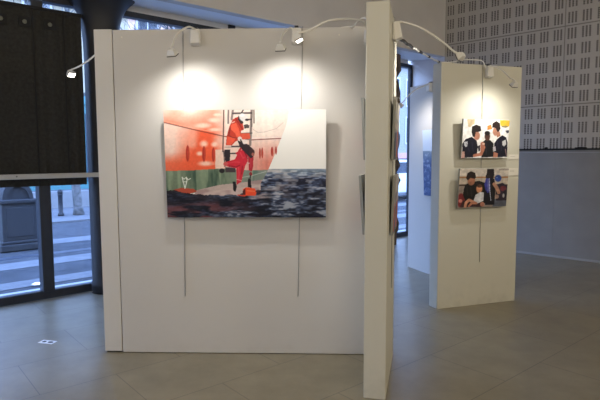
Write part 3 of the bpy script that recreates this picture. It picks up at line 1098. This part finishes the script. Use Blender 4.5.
def photo(label, centre_bottom, rz, W, H, art, tilt, thick=0.022, group=None, gap=0.016):
    """board hung on a wire; local x along the wall, local -y out of the wall, leaning out at the top.
    centre_bottom lies on the wall."""
    t = thing('photo_print', label, 'photograph', centre_bottom, rz, group)
    R = Matrix.Translation((0, -gap, 0)) @ Matrix.Rotation(tilt, 4, 'X')
    mb = MB()
    mb.box((-W / 2, -thick, 0), (W / 2, 0, H), 0, R)
    mb.f = list(mb.f)
    mb.mi[4] = 1
    mb.build('backing_board', [M['board_edge'], M['board_back']], t, bevel=0.0015)
    h, w, _ = art.shape
    xs = np.linspace(-W / 2 + 0.001, W / 2 - 0.001, w)
    zs = np.linspace(H - 0.001, 0.001, h)
    gx, gz = np.meshgrid(xs, zs)
    co = np.stack([gx.ravel(), np.full(gx.size, -thick - 0.0008), gz.ravel(), np.ones(gx.size)], 1)
    co = (np.array(R) @ co.T).T[:, :3]
    idx = np.arange(h * w).reshape(h, w)
    fs = np.stack([idx[1:, :-1], idx[1:, 1:], idx[:-1, 1:], idx[:-1, :-1]], -1).reshape(-1, 4)
    me = bpy.data.meshes.new('print')
    me.from_pydata(co.tolist(), [], fs.tolist())
    at = me.color_attributes.new('ink', 'FLOAT_COLOR', 'POINT')
    c4 = np.ones((h * w, 4))
    c4[:, :3] = srgb2lin(art.reshape(-1, 3))
    at.data.foreach_set('color', c4.ravel())
    me.materials.append(M['print'])
    me.update()
    o = bpy.data.objects.new('print', me)
    COL.objects.link(o)
    o.parent = t
    return t


def on(P, d, s, z):
    q = P + d * s
    return Vector((q.x, q.y, z))


# large ship photograph on the main panel
photo('large photograph of two crew in red suits on a ship ladder above the sea', on(PA, md, 1.001, 1.085), MRZ, 1.205, 0.805, art_ship(), math.radians(3.0), thick=0.025, gap=0.03)
# two small photographs on the right panel
photo('small photograph of two men in navy shirts, the upper on the cream panel', on(RA, rdv, 0.485, 1.520), RRZ, 0.55, 0.385, art_phone(), math.radians(4.0), gap=0.03)
photo('small photograph of a seated woman with a child, lower on the cream panel', on(RA, rdv, 0.475, 1.025), RRZ, 0.585, 0.392, art_child(), math.radians(3.6), gap=0.03)
# photographs on both sides of the wing panel, seen edge-on
wrf = wl + WR * 0.14
WRZ_R = math.atan2(WDIR.y, WDIR.x)                 # right face: local -y = WR
WRZ_L = math.atan2(-WDIR.y, -WDIR.x)               # left face
photo('photograph seen edge-on, upper of the pair on the right side of the near panel end', on(wrf, WDIR, 0.43, 1.52), WRZ_R, 0.52, 0.385, art_deck(3), math.radians(1.7), thick=0.015, gap=0.008)
photo('photograph seen edge-on, lower of the pair on the right side of the near panel end', on(wrf, WDIR, 0.43, 1.03), WRZ_R, 0.52, 0.385, art_deck(4), math.radians(1.7), thick=0.015, gap=0.008)
photo('sliver of photograph, upper of the pair on the left side of the near panel end', on(wl, WDIR, 0.445, 1.52), WRZ_L, 0.54, 0.40, art_deck(5), math.radians(2.4), thick=0.018, gap=0.012)
photo('sliver of photograph, lower of the pair on the left side of the near panel end', on(wl, WDIR, 0.44, 1.03), WRZ_L, 0.54, 0.39, art_deck(6), math.radians(4.2), thick=0.018, gap=0.014)
# sea photograph on the rear panel
photo('photograph of open sea under pale sky on the bluish rear panel', on(GA, gdv, 0.72, 1.03), GRZ, 0.60, 0.84, art_sea(9), math.radians(2.5))


# ---------------------------------------------------------------- hanging wires
def wire(label, P, d, n, s0, s1, ztop, zbot, off=0.006, topoff=None):
    a = on(P, d, s0, ztop) + n * (off if topoff is None else topoff)
    b_ = on(P, d, s1, zbot) + n * off
    t = thing('hanging_wire', label, 'wire', b_)
    mb = MB()
    mb.tube([Vector((0, 0, 0)), (a - b_) * 0.5, a - b_], 0.0027, 6)
    mb.build('wire', M['wire'], t)
    mb = MB()
    h = a - b_
    mb.tube(curve_pts([h + Vector((0, 0, -0.03)), h + Vector((0, 0, 0.012)), h + Vector((0, 0.012, 0.018)) - n * 0.02, h - n * 0.045 + Vector((0, 0, 0.012))], 5), 0.003, 6)
    mb.build('top_hook', M['wire'], t)
    return t


wire('left of the two steel wires behind the large ship photograph', PA, md, mn, 0.535, 0.507, 2.487, 0.46)
wire('right of the two steel wires behind the large ship photograph', PA, md, mn, 1.43, 1.388, 2.487, 0.46)
wire('steel wire hanging down the cream panel behind its two small photographs', RA, rdv, rnv, 0.475, 0.497, 2.437, 0.45)
wire('steel wire on the right side of the near panel end', wrf, WDIR, WR, 0.42, 0.42, 2.46, 0.62, off=0.004)
wire('steel wire on the left side of the near panel end', wl, WDIR, -WR, 0.42, 0.42, 2.46, 0.9)
# small hook holding the print on the right side of the near panel
hk = thing('picture_hook', 'small metal hook above the edge-on photograph on the near panel end', 'hook', on(wrf, WDIR, 0.42, 1.91))
mb = MB()
mb.box((0.0, -0.012, 0.0), (0.03, 0.012, 0.035))
mb.build('hook_plate', M['wire'], hk, rz=WRZ_R - math.pi / 2, bevel=0.003)
mb = MB()
mb.tube([Vector((0, 0, 0.015)), Vector((0.02, 0, 0.03)) + WR * 0.02, WR * 0.045 + Vector((0, 0, 0.01))], 0.005, 8)
mb.build('hook_pin', M['wire'], hk)

# caption cards
for (lab, s, z, w_, h_) in (('white caption card right of the phone photograph, upper of two', 0.885, 1.50, 0.125, 0.052),
                            ('white caption card right of the lap photograph, lower of two', 0.885, 1.335, 0.125, 0.075)):
    t = thing('caption_card', lab, 'card', on(RA, rdv, s, z), RRZ)
    mb = MB()
    mb.box((-w_ / 2, -0.006, 0), (w_ / 2, -0.0005, h_))
    mb.build('card', M['card'], t, bevel=0.001)
    mb = MB()
    mb.box((-w_ / 2 + 0.02, -0.0068, h_ * 0.58), (w_ / 2 - 0.05, -0.006, h_ * 0.66))
    mb.build('faded_line', M['card_ink'], t)


# ---------------------------------------------------------------- arm spotlights
def arm_lamp(label, box, n, path, head, aim, power, box_tilt=0.0, spot=140, blend=1.0, color=(1.0, 0.96, 0.90), clamp_z=None, back=0.05, bw=0.072, group=None):
    """box: centre of transformer box; n: horizontal direction out of the panel; path: arm points; head/aim world"""
    box = Vector(box)
    n = Vector(n).normalized()
    s = Vector((-n.y, n.x, 0))
    t = thing('arm_spotlight', label, 'lamp', box, 0, group)
    Rb = Matrix((( s.x, n.x, 0, 0), (s.y, n.y, 0, 0), (0, 0, 1, 0), (0, 0, 0, 1)))
    T = Rb @ Matrix.Rotation(box_tilt, 4, 'X')
    mb = MB()
    hw, hd = bw / 2, 0.026
    vs = [(-hw, -hd, -0.06), (hw, -hd, -0.06), (hw, hd, -0.045), (-hw, hd, -0.045), (-hw * .9, -hd, 0.06), (hw * .9, -hd, 0.06), (hw * .9, hd * .7, 0.06), (-hw * .9, hd * .7, 0.06)]
    mb.add([T @ Vector(v) for v in vs], [(0, 3, 2, 1), (4, 5, 6, 7), (0, 1, 5, 4), (1, 2, 6, 5), (2, 3, 7, 6), (3, 0, 4, 7)])
    mb.build('transformer_box', M['white_plastic'], t, bevel=0.006)
    mb = MB()
    zt = (clamp_z or 0) - box.z
    if clamp_z is None:
        mb.box((-0.025, -0.033, -0.05), (0.025, -0.022, 0.05), 0, Rb)
        mb.build('mount_plate', M['white_plastic'], t, bevel=0.002)
        mb = MB()
    else:
      mb.box((-0.014, -0.028 - back, zt + 0.002), (0.014, 0.0, zt + 0.008), 0, Rb)
      mb.box((-0.014, -0.030, 0.03), (0.014, -0.024, zt + 0.008), 0, Rb)
      mb.build('clamp', M['dark_metal'], t)
    head, aim = Vector(head), Vector(aim)
    k = (aim - head).normalized()
    up_ = Vector((0, 0, 1))
    xx = k.cross(up_).normalized()
    yy = xx.cross(k).normalized()
    hl = head - box
    pts = curve_pts([Vector(p) - box for p in path] + [hl - k * 0.026 + Vector((0, 0, 0.012))], 8)
    mb = MB()
    mb.tube(pts, 0.007, 8)
    mb.build('arm', M['white_cable'], t)
    Hm = Matrix(((xx.x, yy.x, k.x, hl.x), (xx.y, yy.y, k.y, hl.y), (xx.z, yy.z, k.z, hl.z), (0, 0, 0, 1)))
    mb = MB()
    a, b_ = 0.020, 0.033
    vs = [(-a, -a * .7, -0.032), (a, -a * .7, -0.032), (a, a * .7, -0.032), (-a, a * .7, -0.032), (-b_, -b_ * .72, 0.0), (b_, -b_ * .72, 0.0), (b_, b_ * .72, 0.0), (-b_, b_ * .72, 0.0),
          (-b_, -b_ * .72, 0.014), (b_, -b_ * .72, 0.014), (b_, b_ * .72, 0.014), (-b_, b_ * .72, 0.014)]
    mb.add([Hm @ Vector(v) for v in vs], [(0, 3, 2, 1), (0, 1, 5, 4), (1, 2, 6, 5), (2, 3, 7, 6), (3, 0, 4, 7), (4, 5, 9, 8), (5, 6, 10, 9), (6, 7, 11, 10), (7, 4, 8, 11), (8, 9, 10, 11)])
    hd_o = mb.build('lamp_head', M['white_plastic'], t, bevel=0.003)
    mb = MB()
    mb.box((-b_ * 1.02, -b_ * .74, 0.0085), (b_ * 1.02, b_ * .74, 0.0143), 0, Hm)
    mb.build('rim', M['wire_dark'], hd_o)
    mb = MB()
    mb.box((-b_ * .85, -b_ * .6, 0.0122), (b_ * .85, b_ * .6, 0.0149), 0, Hm)
    mb.build('lens', M['lens'], hd_o, bevel=0.001)
    d = bpy.data.lights.new('lamp_beam', 'SPOT')
    d.energy = power
    d.color = color
    d.spot_size = math.radians(spot)
    d.spot_blend = blend
    d.shadow_soft_size = 0.014
    lo = bpy.data.objects.new('lamp_beam', d)
    COL.objects.link(lo)
    lo.parent = t
    lo.location = hl + k * 0.022
    lo.rotation_euler = k.to_track_quat('-Z', 'Y').to_euler()
    return t


SP = SPOT_POWER
# 1, 2: over the ship photograph
b1 = on(PA, md, 0.635, 2.425) + mn * 0.032
arm_lamp('white arm spotlight at the left of the large ship photograph', b1, mn,
         [b1 + Vector((0.0, -0.01, 0.058)), b1 + mn * 0.10 + Vector((-0.03, 0, 0.052)), b1 + mn * 0.22 + Vector((-0.08, 0, -0.03))],
         (-0.868, 3.62, 2.245), (-0.75, 3.97, 1.66), SP, clamp_z=2.495)
b2 = on(PA, md, 1.385, 2.425) + mn * 0.032
arm_lamp('white arm spotlight with drooping head above the right of the large ship photograph', b2, mn,
         [b2 + Vector((-0.02, -0.01, 0.050)), b2 + mn * 0.10 + Vector((-0.045, 0, 0.035)), b2 + mn * 0.22 + Vector((-0.085, 0, -0.03))],
         (-0.128, 3.60, 2.275), (-0.06, 3.95, 1.68), SP, clamp_z=2.495)
# 3: from the wing panel to the left, glowing head
b3 = on(wl, WDIR, 0.43, 2.36) - WR * 0.034
arm_lamp('lit arm spotlight reaching left from the near panel end, its head glowing', b3, -WR,
         [b3 + Vector((0, 0, 0.058)), (0.39, 3.48, 2.43), (0.192, 3.35, 2.395), (0.06, 3.31, 2.325)],
         (-0.006, 3.30, 2.272), (0.19, 3.26, 1.86), SP * 0.8)
# 5: at the far left, from the hidden side of the strip panel
b5 = Vector((-1.583, 4.34, 2.40))
arm_lamp('lit arm spotlight at far left, shining in front of the black blind', b5, (-1, 0.03, 0),
         [b5 + Vector((0, 0, 0.058)), (-1.69, 4.36, 2.37), (-1.81, 4.385, 2.30)],
         (-1.901, 4.40, 2.232), (-1.62, 4.20, 1.85), SP * 0.8, clamp_z=2.50)
# 6: from the wing panel to the right
b6 = on(wrf, WDIR, 0.27, 2.345) + WR * 0.036
arm_lamp('white arm spotlight arching right from the near panel end over the gap', b6, WR,
         [b6 + Vector((0, 0, 0.058)), (0.674, 3.5, 2.421), (0.777, 3.55, 2.407), (0.883, 3.6, 2.372), (1.0, 3.65, 2.31), (1.08, 3.685, 2.262)],
         (1.12, 3.70, 2.231), (0.78, 4.02, 2.0), SP * 1.1, box_tilt=0.12)
# 7: right panel
b7 = on(RA, rdv, 0.535, 2.372) + rnv * 0.032
arm_lamp('white arm spotlight over the two small photographs on the cream panel', b7, rnv,
         [b7 + Vector((0, -0.01, 0.058)), (1.911, 5.15, 2.401), (1.954, 5.08, 2.351), (1.981, 5.0, 2.283)],
         (1.99, 4.90, 2.195), (1.83, 5.30, 1.66), SP, clamp_z=2.445)
# 8: rear panel
b8 = on(GA, gdv, 0.49, 2.40) + gnv * 0.032
arm_lamp('white arm spotlight reaching left from the bluish rear panel', b8, gnv,
         [b8 + Vector((0, 0, 0.05)), (1.567, 6.65, 2.417), (1.448, 6.62, 2.364), (1.353, 6.58, 2.285), (1.285, 6.55, 2.205)],
         (1.26, 6.54, 2.159), (1.66, 6.70, 1.75), SP * 0.6, clamp_z=2.465)


# ---------------------------------------------------------------- cables
def sag(a, b_, drop, n=14):
    a, b_ = Vector(a), Vector(b_)
    return [a.lerp(b_, i / n) - Vector((0, 0, drop * 4 * (i / n) * (1 - i / n))) for i in range(n + 1)]


t = thing('power_cable', 'white cable bound with black tape, slung from near panel end to cream panel', 'cable', (0.635, 3.5, 2.331))
pts = [p - Vector((0.635, 3.5, 2.331)) for p in sag((0.625, 3.46, 2.325), (1.36, 5.16, 2.452), 0.012, 30)]
pts = [p + Vector((0, 0, 0.004 * math.sin(i * 1.9))) for i, p in enumerate(pts)]
mb = MB()
mb.tube(pts, 0.007, 8)
mb.build('cable', M['white_cable'], t)
for a, b_ in ((1, 5), (5, 9), (13, 15), (20, 21), (29, 30)):
    mb = MB()
    mb.tube(pts[a:b_ + 1], 0.0105, 8)
    mb.build('black_tape', M['black_cable'], t)
t = thing('power_cable', 'thin pale cable running along the top edge of the cream panel', 'cable', (1.569, 5.195, 2.445))
o_ = Vector((1.569, 5.195, 2.445))
mb = MB()
mb.tube([p - o_ for p in curve_pts([(1.37, 5.16, 2.45), (1.50, 5.175, 2.455), (1.60, 5.19, 2.478), (1.73, 5.22, 2.482), (1.81, 5.235, 2.47), (1.845, 5.24, 2.40)], 8)], 0.005, 8)
mb.build('cable', M['white_cable'], t)
t = thing('power_cable', 'short white cable looping onto the wide panel beside the near panel end', 'cable', (0.42, 3.9, 2.495))
o_ = Vector((0.42, 3.9, 2.495))
mb = MB()
mb.tube([p - o_ for p in curve_pts([(0.475, 3.62, 2.47), (0.44, 3.66, 2.49), (0.40, 3.72, 2.475), (0.385, 3.80, 2.46), (0.39, 3.90, 2.48), (0.38, 3.96, 2.502)], 8)], 0.005, 8)
mb.tube([p - o_ for p in curve_pts([(0.31, 3.98, 2.501), (0.38, 3.96, 2.502), (0.50, 3.98, 2.501)], 8)], 0.005, 8)
mb.build('cable', M['white_cable'], t)

# ---------------------------------------------------------------- small things on the floor and ledge
t = thing('floor_sticker', 'small white sticker with two dark ovals on the floor by the window', 'sticker', (-2.12, 4.24, 0), math.radians(-14))
mb = MB()
mb.box((-0.068, -0.035, 0), (0.068, 0.035, 0.0015))
mb.build('sticker_sheet', M['paper'], t)
for (x, w_) in ((-0.030, 0.018), (0.030, 0.026)):
    mb = MB()
    mb.prism([(x + w_ * math.cos(k * math.pi / 8), 0.016 * math.sin(k * math.pi / 8)) for k in range(16)], 0.0014, 0.0022)
    mb.build('dark_oval', M['black'], t)
t = thing('paper_scrap', 'crumpled white paper scrap on the floor against the dark window sill', 'paper', (-2.30, 5.84, 0))
mb = MB()
rr = random.Random(5)
n = 7
vs = [(0.13 * (i / (n - 1) - 0.5) + rr.uniform(-.006, .006), 0.09 * (j / (n - 1) - 0.5) + rr.uniform(-.006, .006), 0.004 + rr.uniform(0, 0.02) + 0.02 * (j / (n - 1))) for j in range(n) for i in range(n)]
mb.add(vs, [(j * n + i, j * n + i + 1, (j + 1) * n + i + 1, (j + 1) * n + i) for j in range(n - 1) for i in range(n - 1)])
pp = mb.build('crumpled_sheet', M['paper'], t)
so = pp.modifiers.new('thick', 'SOLIDIFY')
so.thickness = 0.003
mb = MB()
mb.tube(curve_pts([(-0.03, 0.02, 0.02), (-0.05, 0.035, 0.05), (-0.06, 0.04, 0.10)], 6), [0.006] * 12 + [0.004], 6)
mb.build('twisted_end', M['paper'], t)
# dark odds and ends on the dado ledge
for (lab, x, w_, h_) in (('small black box on the dark ledge right of the cream panel', 1.72, 0.045, 0.018), ('flat black remote-sized bar on the dark ledge at far right', 2.20, 0.16, 0.014)):
    t = thing('ledge_box', lab, 'box', CORNER + WD * x + WN * 0.0 + Vector((0, 0, 1.64)), WA)
    mb = MB()
    mb.box((-w_ / 2, -0.02, 0), (w_ / 2, 0.02, h_))
    mb.build('case', M['black'], t, bevel=0.003)
    mb = MB()
    mb.box((-w_ / 4, -0.012, h_), (w_ / 4, 0.012, h_ + 0.006))
    mb.build('lid', M['black'], t, bevel=0.002)

# ---------------------------------------------------------------- the street
def fslab(name, m, u0, u1, d0, d1, z0, z1):
    mb = MB()
    fbox(mb, u0, u1, -d1, -d0, z0, z1)
    return mb.build(name, m)


struct(fslab('ground_street', M['asphalt'], -40, 60, 0.08, 7.0, -0.3, -0.012))
struct(fslab('ground_kerb', M['kerb'], -40, 60, 6.75, 7.55, -0.3, 0.03))
struct(fslab('ground_pavement', M['pavement'], -40, 60, 7.55, 26, -0.3, 0.03))
for lab, d0, d1 in (('pale paint stripe along the street, nearest the window', 0.74, 1.10), ('pale paint stripe along the street, second from the window', 1.93, 2.42), ('pale paint stripe along the street, third from the window', 3.76, 4.32)):
    tag(fslab('road_stripe', M['road_white'], -30, 50, d0, d1, -0.012, -0.006), lab, 'road marking', 'painted stripes along the street')
tag(fslab('road_strip', M['shop_dark'], -30, 50, 2.75, 2.95, -0.012, -0.008), 'dark strip along the street between two pale stripes', 'road marking')
for lab, d0, d1 in (('paved strip directly outside the window, made pale to bounce daylight indoors', 0.10, 0.55),):
    tag(fslab('paving_strip', M['bounce_paving'], -30, 50, d0, d1, -0.012, -0.004), lab, 'paving')

# low pale wall behind the bollard
mb = MB()
fbox(mb, -12, 13, -10.3, -10.0, 0.03, 0.52)
tag(mb.build('low_wall', M['white_wall']), 'low pale wall across the street behind the bollard', 'wall')

# granite plinth of a lamp post
pl = thing('stone_plinth', 'grey granite plinth standing in the street left of the mullion', 'plinth', fp(1.05, -3.80, -0.005), FA)
pl.scale = (1.06, 1.06, 1.06)


def bx(mb, w, d, z0, z1):
    return mb.box((-w / 2, -d / 2, z0), (w / 2, d / 2, z1))


mb = MB()
bx(mb, 0.60, 0.80, 0.0, 0.11)
mb.add([], [])
bx(mb, 0.56, 0.76, 0.11, 0.16)
mb.build('base_course', M['plinth'], pl, bevel=0.02)
mb = MB()
bx(mb, 0.50, 0.70, 0.16, 0.74)
mb.build('shaft', M['plinth'], pl, bevel=0.012)
mb = MB()
bx(mb, 0.38, 0.72, 0.22, 0.68)
mb.build('raised_panel', M['plinth'], pl, bevel=0.01)
mb = MB()
bx(mb, 0.56, 0.76, 0.74, 0.80)
mb.build('cornice', M['plinth'], pl, bevel=0.015)
mb = MB()
arc = [(0.16 * math.cos(k * math.pi / 14), 0.80 + 0.20 * math.sin(k * math.pi / 14)) for k in range(15)]
arc_o = [(0.22 * math.cos(k * math.pi / 14), 0.80 + 0.30 * math.sin(k * math.pi / 14)) for k in range(15)]
vs, fs = [], []
for (ai, ao) in zip(arc, arc_o):
    vs += [(ai[0], -0.30, ai[1]), (ao[0], -0.30, ao[1]), (ai[0], 0.30, ai[1]), (ao[0], 0.30, ao[1])]
for k in range(14):
    q = 4 * k
    fs += [(q, q + 4, q + 5, q + 1), (q + 2, q + 3, q + 7, q + 6), (q, q + 2, q + 6, q + 4), (q + 1, q + 5, q + 7, q + 3)]
fs += [(0, 1, 3, 2), (56, 58, 59, 57)]
mb.add(vs, fs)
mb.box((-0.165, -0.27, 0.80), (0.165, 0.27, 0.95))
mb.box((-0.11, -0.27, 0.95), (0.11, 0.27, 0.985))
mb.build('arched_crest', M['plinth'], pl)
mb = MB()
mb.lathe([(0.17, 0.80), (0.17, 0.9), (0.12, 1.05), (0.10, 1.3), (0.14, 1.4), (0.08, 1.5), (0.06, 3.2)], 20)
mb.build('iron_stem', M['bollard'], pl)

# bollard
bo = fp(3.09, -7.94, 0.03)
t = thing('street_bollard', 'slim dark bollard across the street beside the tree trunk', 'bollard', bo)
mb = MB()
mb.lathe([(0.075, 0.0), (0.075, 0.06), (0.055, 0.08), (0.055, 0.52), (0.065, 0.53), (0.065, 0.56), (0.055, 0.57)], 20)
mb.build('post', M['bollard'], t)
mb = MB()
mb.lathe([(0.055, 0.57), (0.065, 0.60), (0.06, 0.64), (0.03, 0.68), (0.0, 0.69)], 20)
mb.build('cap', M['bollard'], t)


# bare plane trees
def tree(label, loc, seed, height, r0):
    rr = random.Random(seed)
    t = thing('plane_tree', label, 'tree', loc)
    mb = MB()
    P = [Vector((0, 0, 0))]
    for k in range(6):
        P.append(P[-1] + Vector((rr.uniform(-.05, .05), rr.uniform(-.05, .05), height / 6)))
    mb.tube(curve_pts(P, 4), [r0 * (1.25 if i == 0 else 1) * (1 - 0.45 * i / 24) for i in range(25)], 12)
    mb.build('trunk', M['bark'], t)
    mb = MB()

    def br(p, d, L, r, lev):
        q = [p]
        for k in range(3):
            d = (d + Vector((rr.uniform(-.3, .3), rr.uniform(-.3, .3), rr.uniform(-.1, .28)))).normalized()
            q.append(q[-1] + d * L / 3)
        mb.tube(q, [r, r * .85, r * .7, r * .5], 6)
        if lev < 4:
            for k in range(3 if lev < 3 else 2):
                a = rr.choice(q[1:])
                br(a, (d + Vector((rr.uniform(-.9, .9), rr.uniform(-.9, .9), rr.uniform(-.3, .7)))).normalized(), L * rr.uniform(.55, .75), r * .55, lev + 1)
    for k in range(7):
        w = k * 0.9 + rr.uniform(-.3, .3)
        br(P[3 + k % 4] if k else P[-1], Vector((math.cos(w), math.sin(w), 0.7)).normalized(), 2.2, r0 * .42, 0)
    mb.build('branches', M['bark'], t)
    return t


tree('pale plane tree trunk across the street beside the bollard', fp(3.52, -7.9, 0.03), 4, 4.4, 0.115)
tree('bare tree whose branches show over the wide white panel', fp(7.4, -6.6, -0.0), 9, 4.2, 0.15)


# buildings across the street
def building(label, u0, u1, m, shop_m, shop_h, fascia, seed, dist=19.0, hgt=8.6):
    W = u1 - u0
    t = thing('street_building', label, 'building', fp((u0 + u1) / 2, -dist, 0.03), FA)
    mb = MB()
    mb.box((-W / 2, 0, 0), (W / 2, 6, hgt))
    mb.build('wall', m, t)
    mb = MB()
    mb.box((-W / 2 + 0.2, -0.12, 0), (W / 2 - 0.2, 0.0, shop_h))
    mb.build('shopfront', shop_m, t)
    mb = MB()
    mb.box((-W / 2, -0.22, shop_h), (W / 2, 0.0, shop_h + 0.45))
    mb.build('fascia', fascia, t, bevel=0.02)
    nb = max(2, int(W / 1.9))
    for fl in range(2):
        z = shop_h + 1.2 + fl * 2.9
        for k in range(nb):
            x = -W / 2 + W * (k + .5) / nb
            mb = MB()
            mb.box((x - 0.62, -0.07, z - 0.08), (x + 0.62, 0.0, z + 2.08))
            w_ = mb.build('window', M['frame_white'], t)
            mb = MB()
            for sx in (-0.27, 0.27):
                mb.box((x + sx - 0.23, -0.085, z + 0.05), (x + sx + 0.23, -0.07, z + 1.95))
            mb.build('pane', M['pane'], w_)
    for k in range(max(2, int(W / 2.5))):
        x = -W / 2 + W * (k + .5) / max(2, int(W / 2.5))
        mb = MB()
        mb.box((x - 0.9, -0.15, 0.35), (x + 0.9, -0.12, shop_h - 0.4))
        mb.build('shop_window', M['pane'], t)
    mb = MB()
    mb.box((-W / 2, -0.3, hgt - 0.4), (W / 2, 0.0, hgt))
    mb.build('cornice', m, t)
    return t


building('pale stuccoed building across the street behind the granite plinth', -20, 4.5, M['stucco_pale'], M['shop_dark'], 2.6, M['stucco_pale'], 1)
building('cream building with teal shopfront across the street beside the dark column', 4.5, 10.0, M['stucco_cream'], M['shop_teal'], 3.9, M['shop_teal'], 2)
building('pinkish building across the street seen above the wide white panel', 10.0, 24.0, M['stucco_pink'], M['stucco_cream'], 2.8, M['stucco_cream'], 3)
building('pale building with pink fascia across the street seen in the panel gap', 24.0, 52, M['stucco_pale'], M['shop_dark'], 1.25, M['pink_sign'], 4)

# parked white car glimpsed through the gap
t = thing('parked_car', 'white parked car glimpsed through the gap beside the near panel end', 'car', fp(13.4, -5.6, -0.012), FA)
mb = MB()
side = [(-2.0, 0.28), (2.0, 0.28), (2.05, 0.62), (1.9, 0.80), (1.1, 0.90), (-1.95, 0.90), (-2.05, 0.6)]
mb.add([(x, -0.82, z) for x, z in side] + [(x, 0.82, z) for x, z in side], [tuple(range(7)), tuple(range(13, 6, -1))] + [(i, i + 7, (i + 1) % 7 + 7, (i + 1) % 7) for i in range(7)])
mb.build('body', M['car_white'], t, bevel=0.05, segs=3)
mb = MB()
cab = [(-1.8, 0.88), (1.0, 0.88), (0.35, 1.40), (-1.45, 1.42)]
mb.add([(x, -0.74, z) for x, z in cab] + [(x, 0.74, z) for x, z in cab], [(0, 1, 2, 3), (7, 6, 5, 4)] + [(i, i + 4, (i + 1) % 4 + 4, (i + 1) % 4) for i in range(4)])
mb.build('cabin', M['car_white'], t, bevel=0.05, segs=3)
for y in (-0.745, 0.735):
    mb = MB()
    for P in ([(-1.55, 0.95), (-0.55, 0.95), (-0.55, 1.32), (-1.35, 1.32)], [(-0.45, 0.95), (0.75, 0.95), (0.3, 1.32), (-0.45, 1.32)]):
        mb.add([(x, y, z) for x, z in P] + [(x, y + 0.01, z) for x, z in P], [(0, 1, 2, 3), (7, 6, 5, 4)] + [(i, i + 4, (i + 1) % 4 + 4, (i + 1) % 4) for i in range(4)])
    mb.build('side_window', M['pane'], t)
for x in (-1.3, 1.3):
    for y in (-0.80, 0.80):
        mb = MB()
        mb.tube([(x, y - 0.09, 0.31), (x, y + 0.09, 0.31)], 0.31, 20)
        mb.build('wheel', M['tyre'], t)

# glowing disc added just outside the glass as a bright oval spot
t = thing('glow_disc', 'small bright glowing disc on the ground outside the glass left of the mullion', 'lamp', Vector((-3.2, 6.23, -0.004)))
mb = MB()
mb.lathe([(0.075, 0.0), (0.075, 0.008), (0.06, 0.010), (0.0, 0.010)], 20)
mb.build('ring', M['rail'], t)
mb = MB()
mb.lathe([(0.055, 0.009), (0.05, 0.014), (0.0, 0.016)], 20)
mb.build('lens', mat('glow_disc_face', (1, 1, 1), 0.4, noise=0.02, emit=(1.0, 0.95, 0.85), estr=2.2), t)
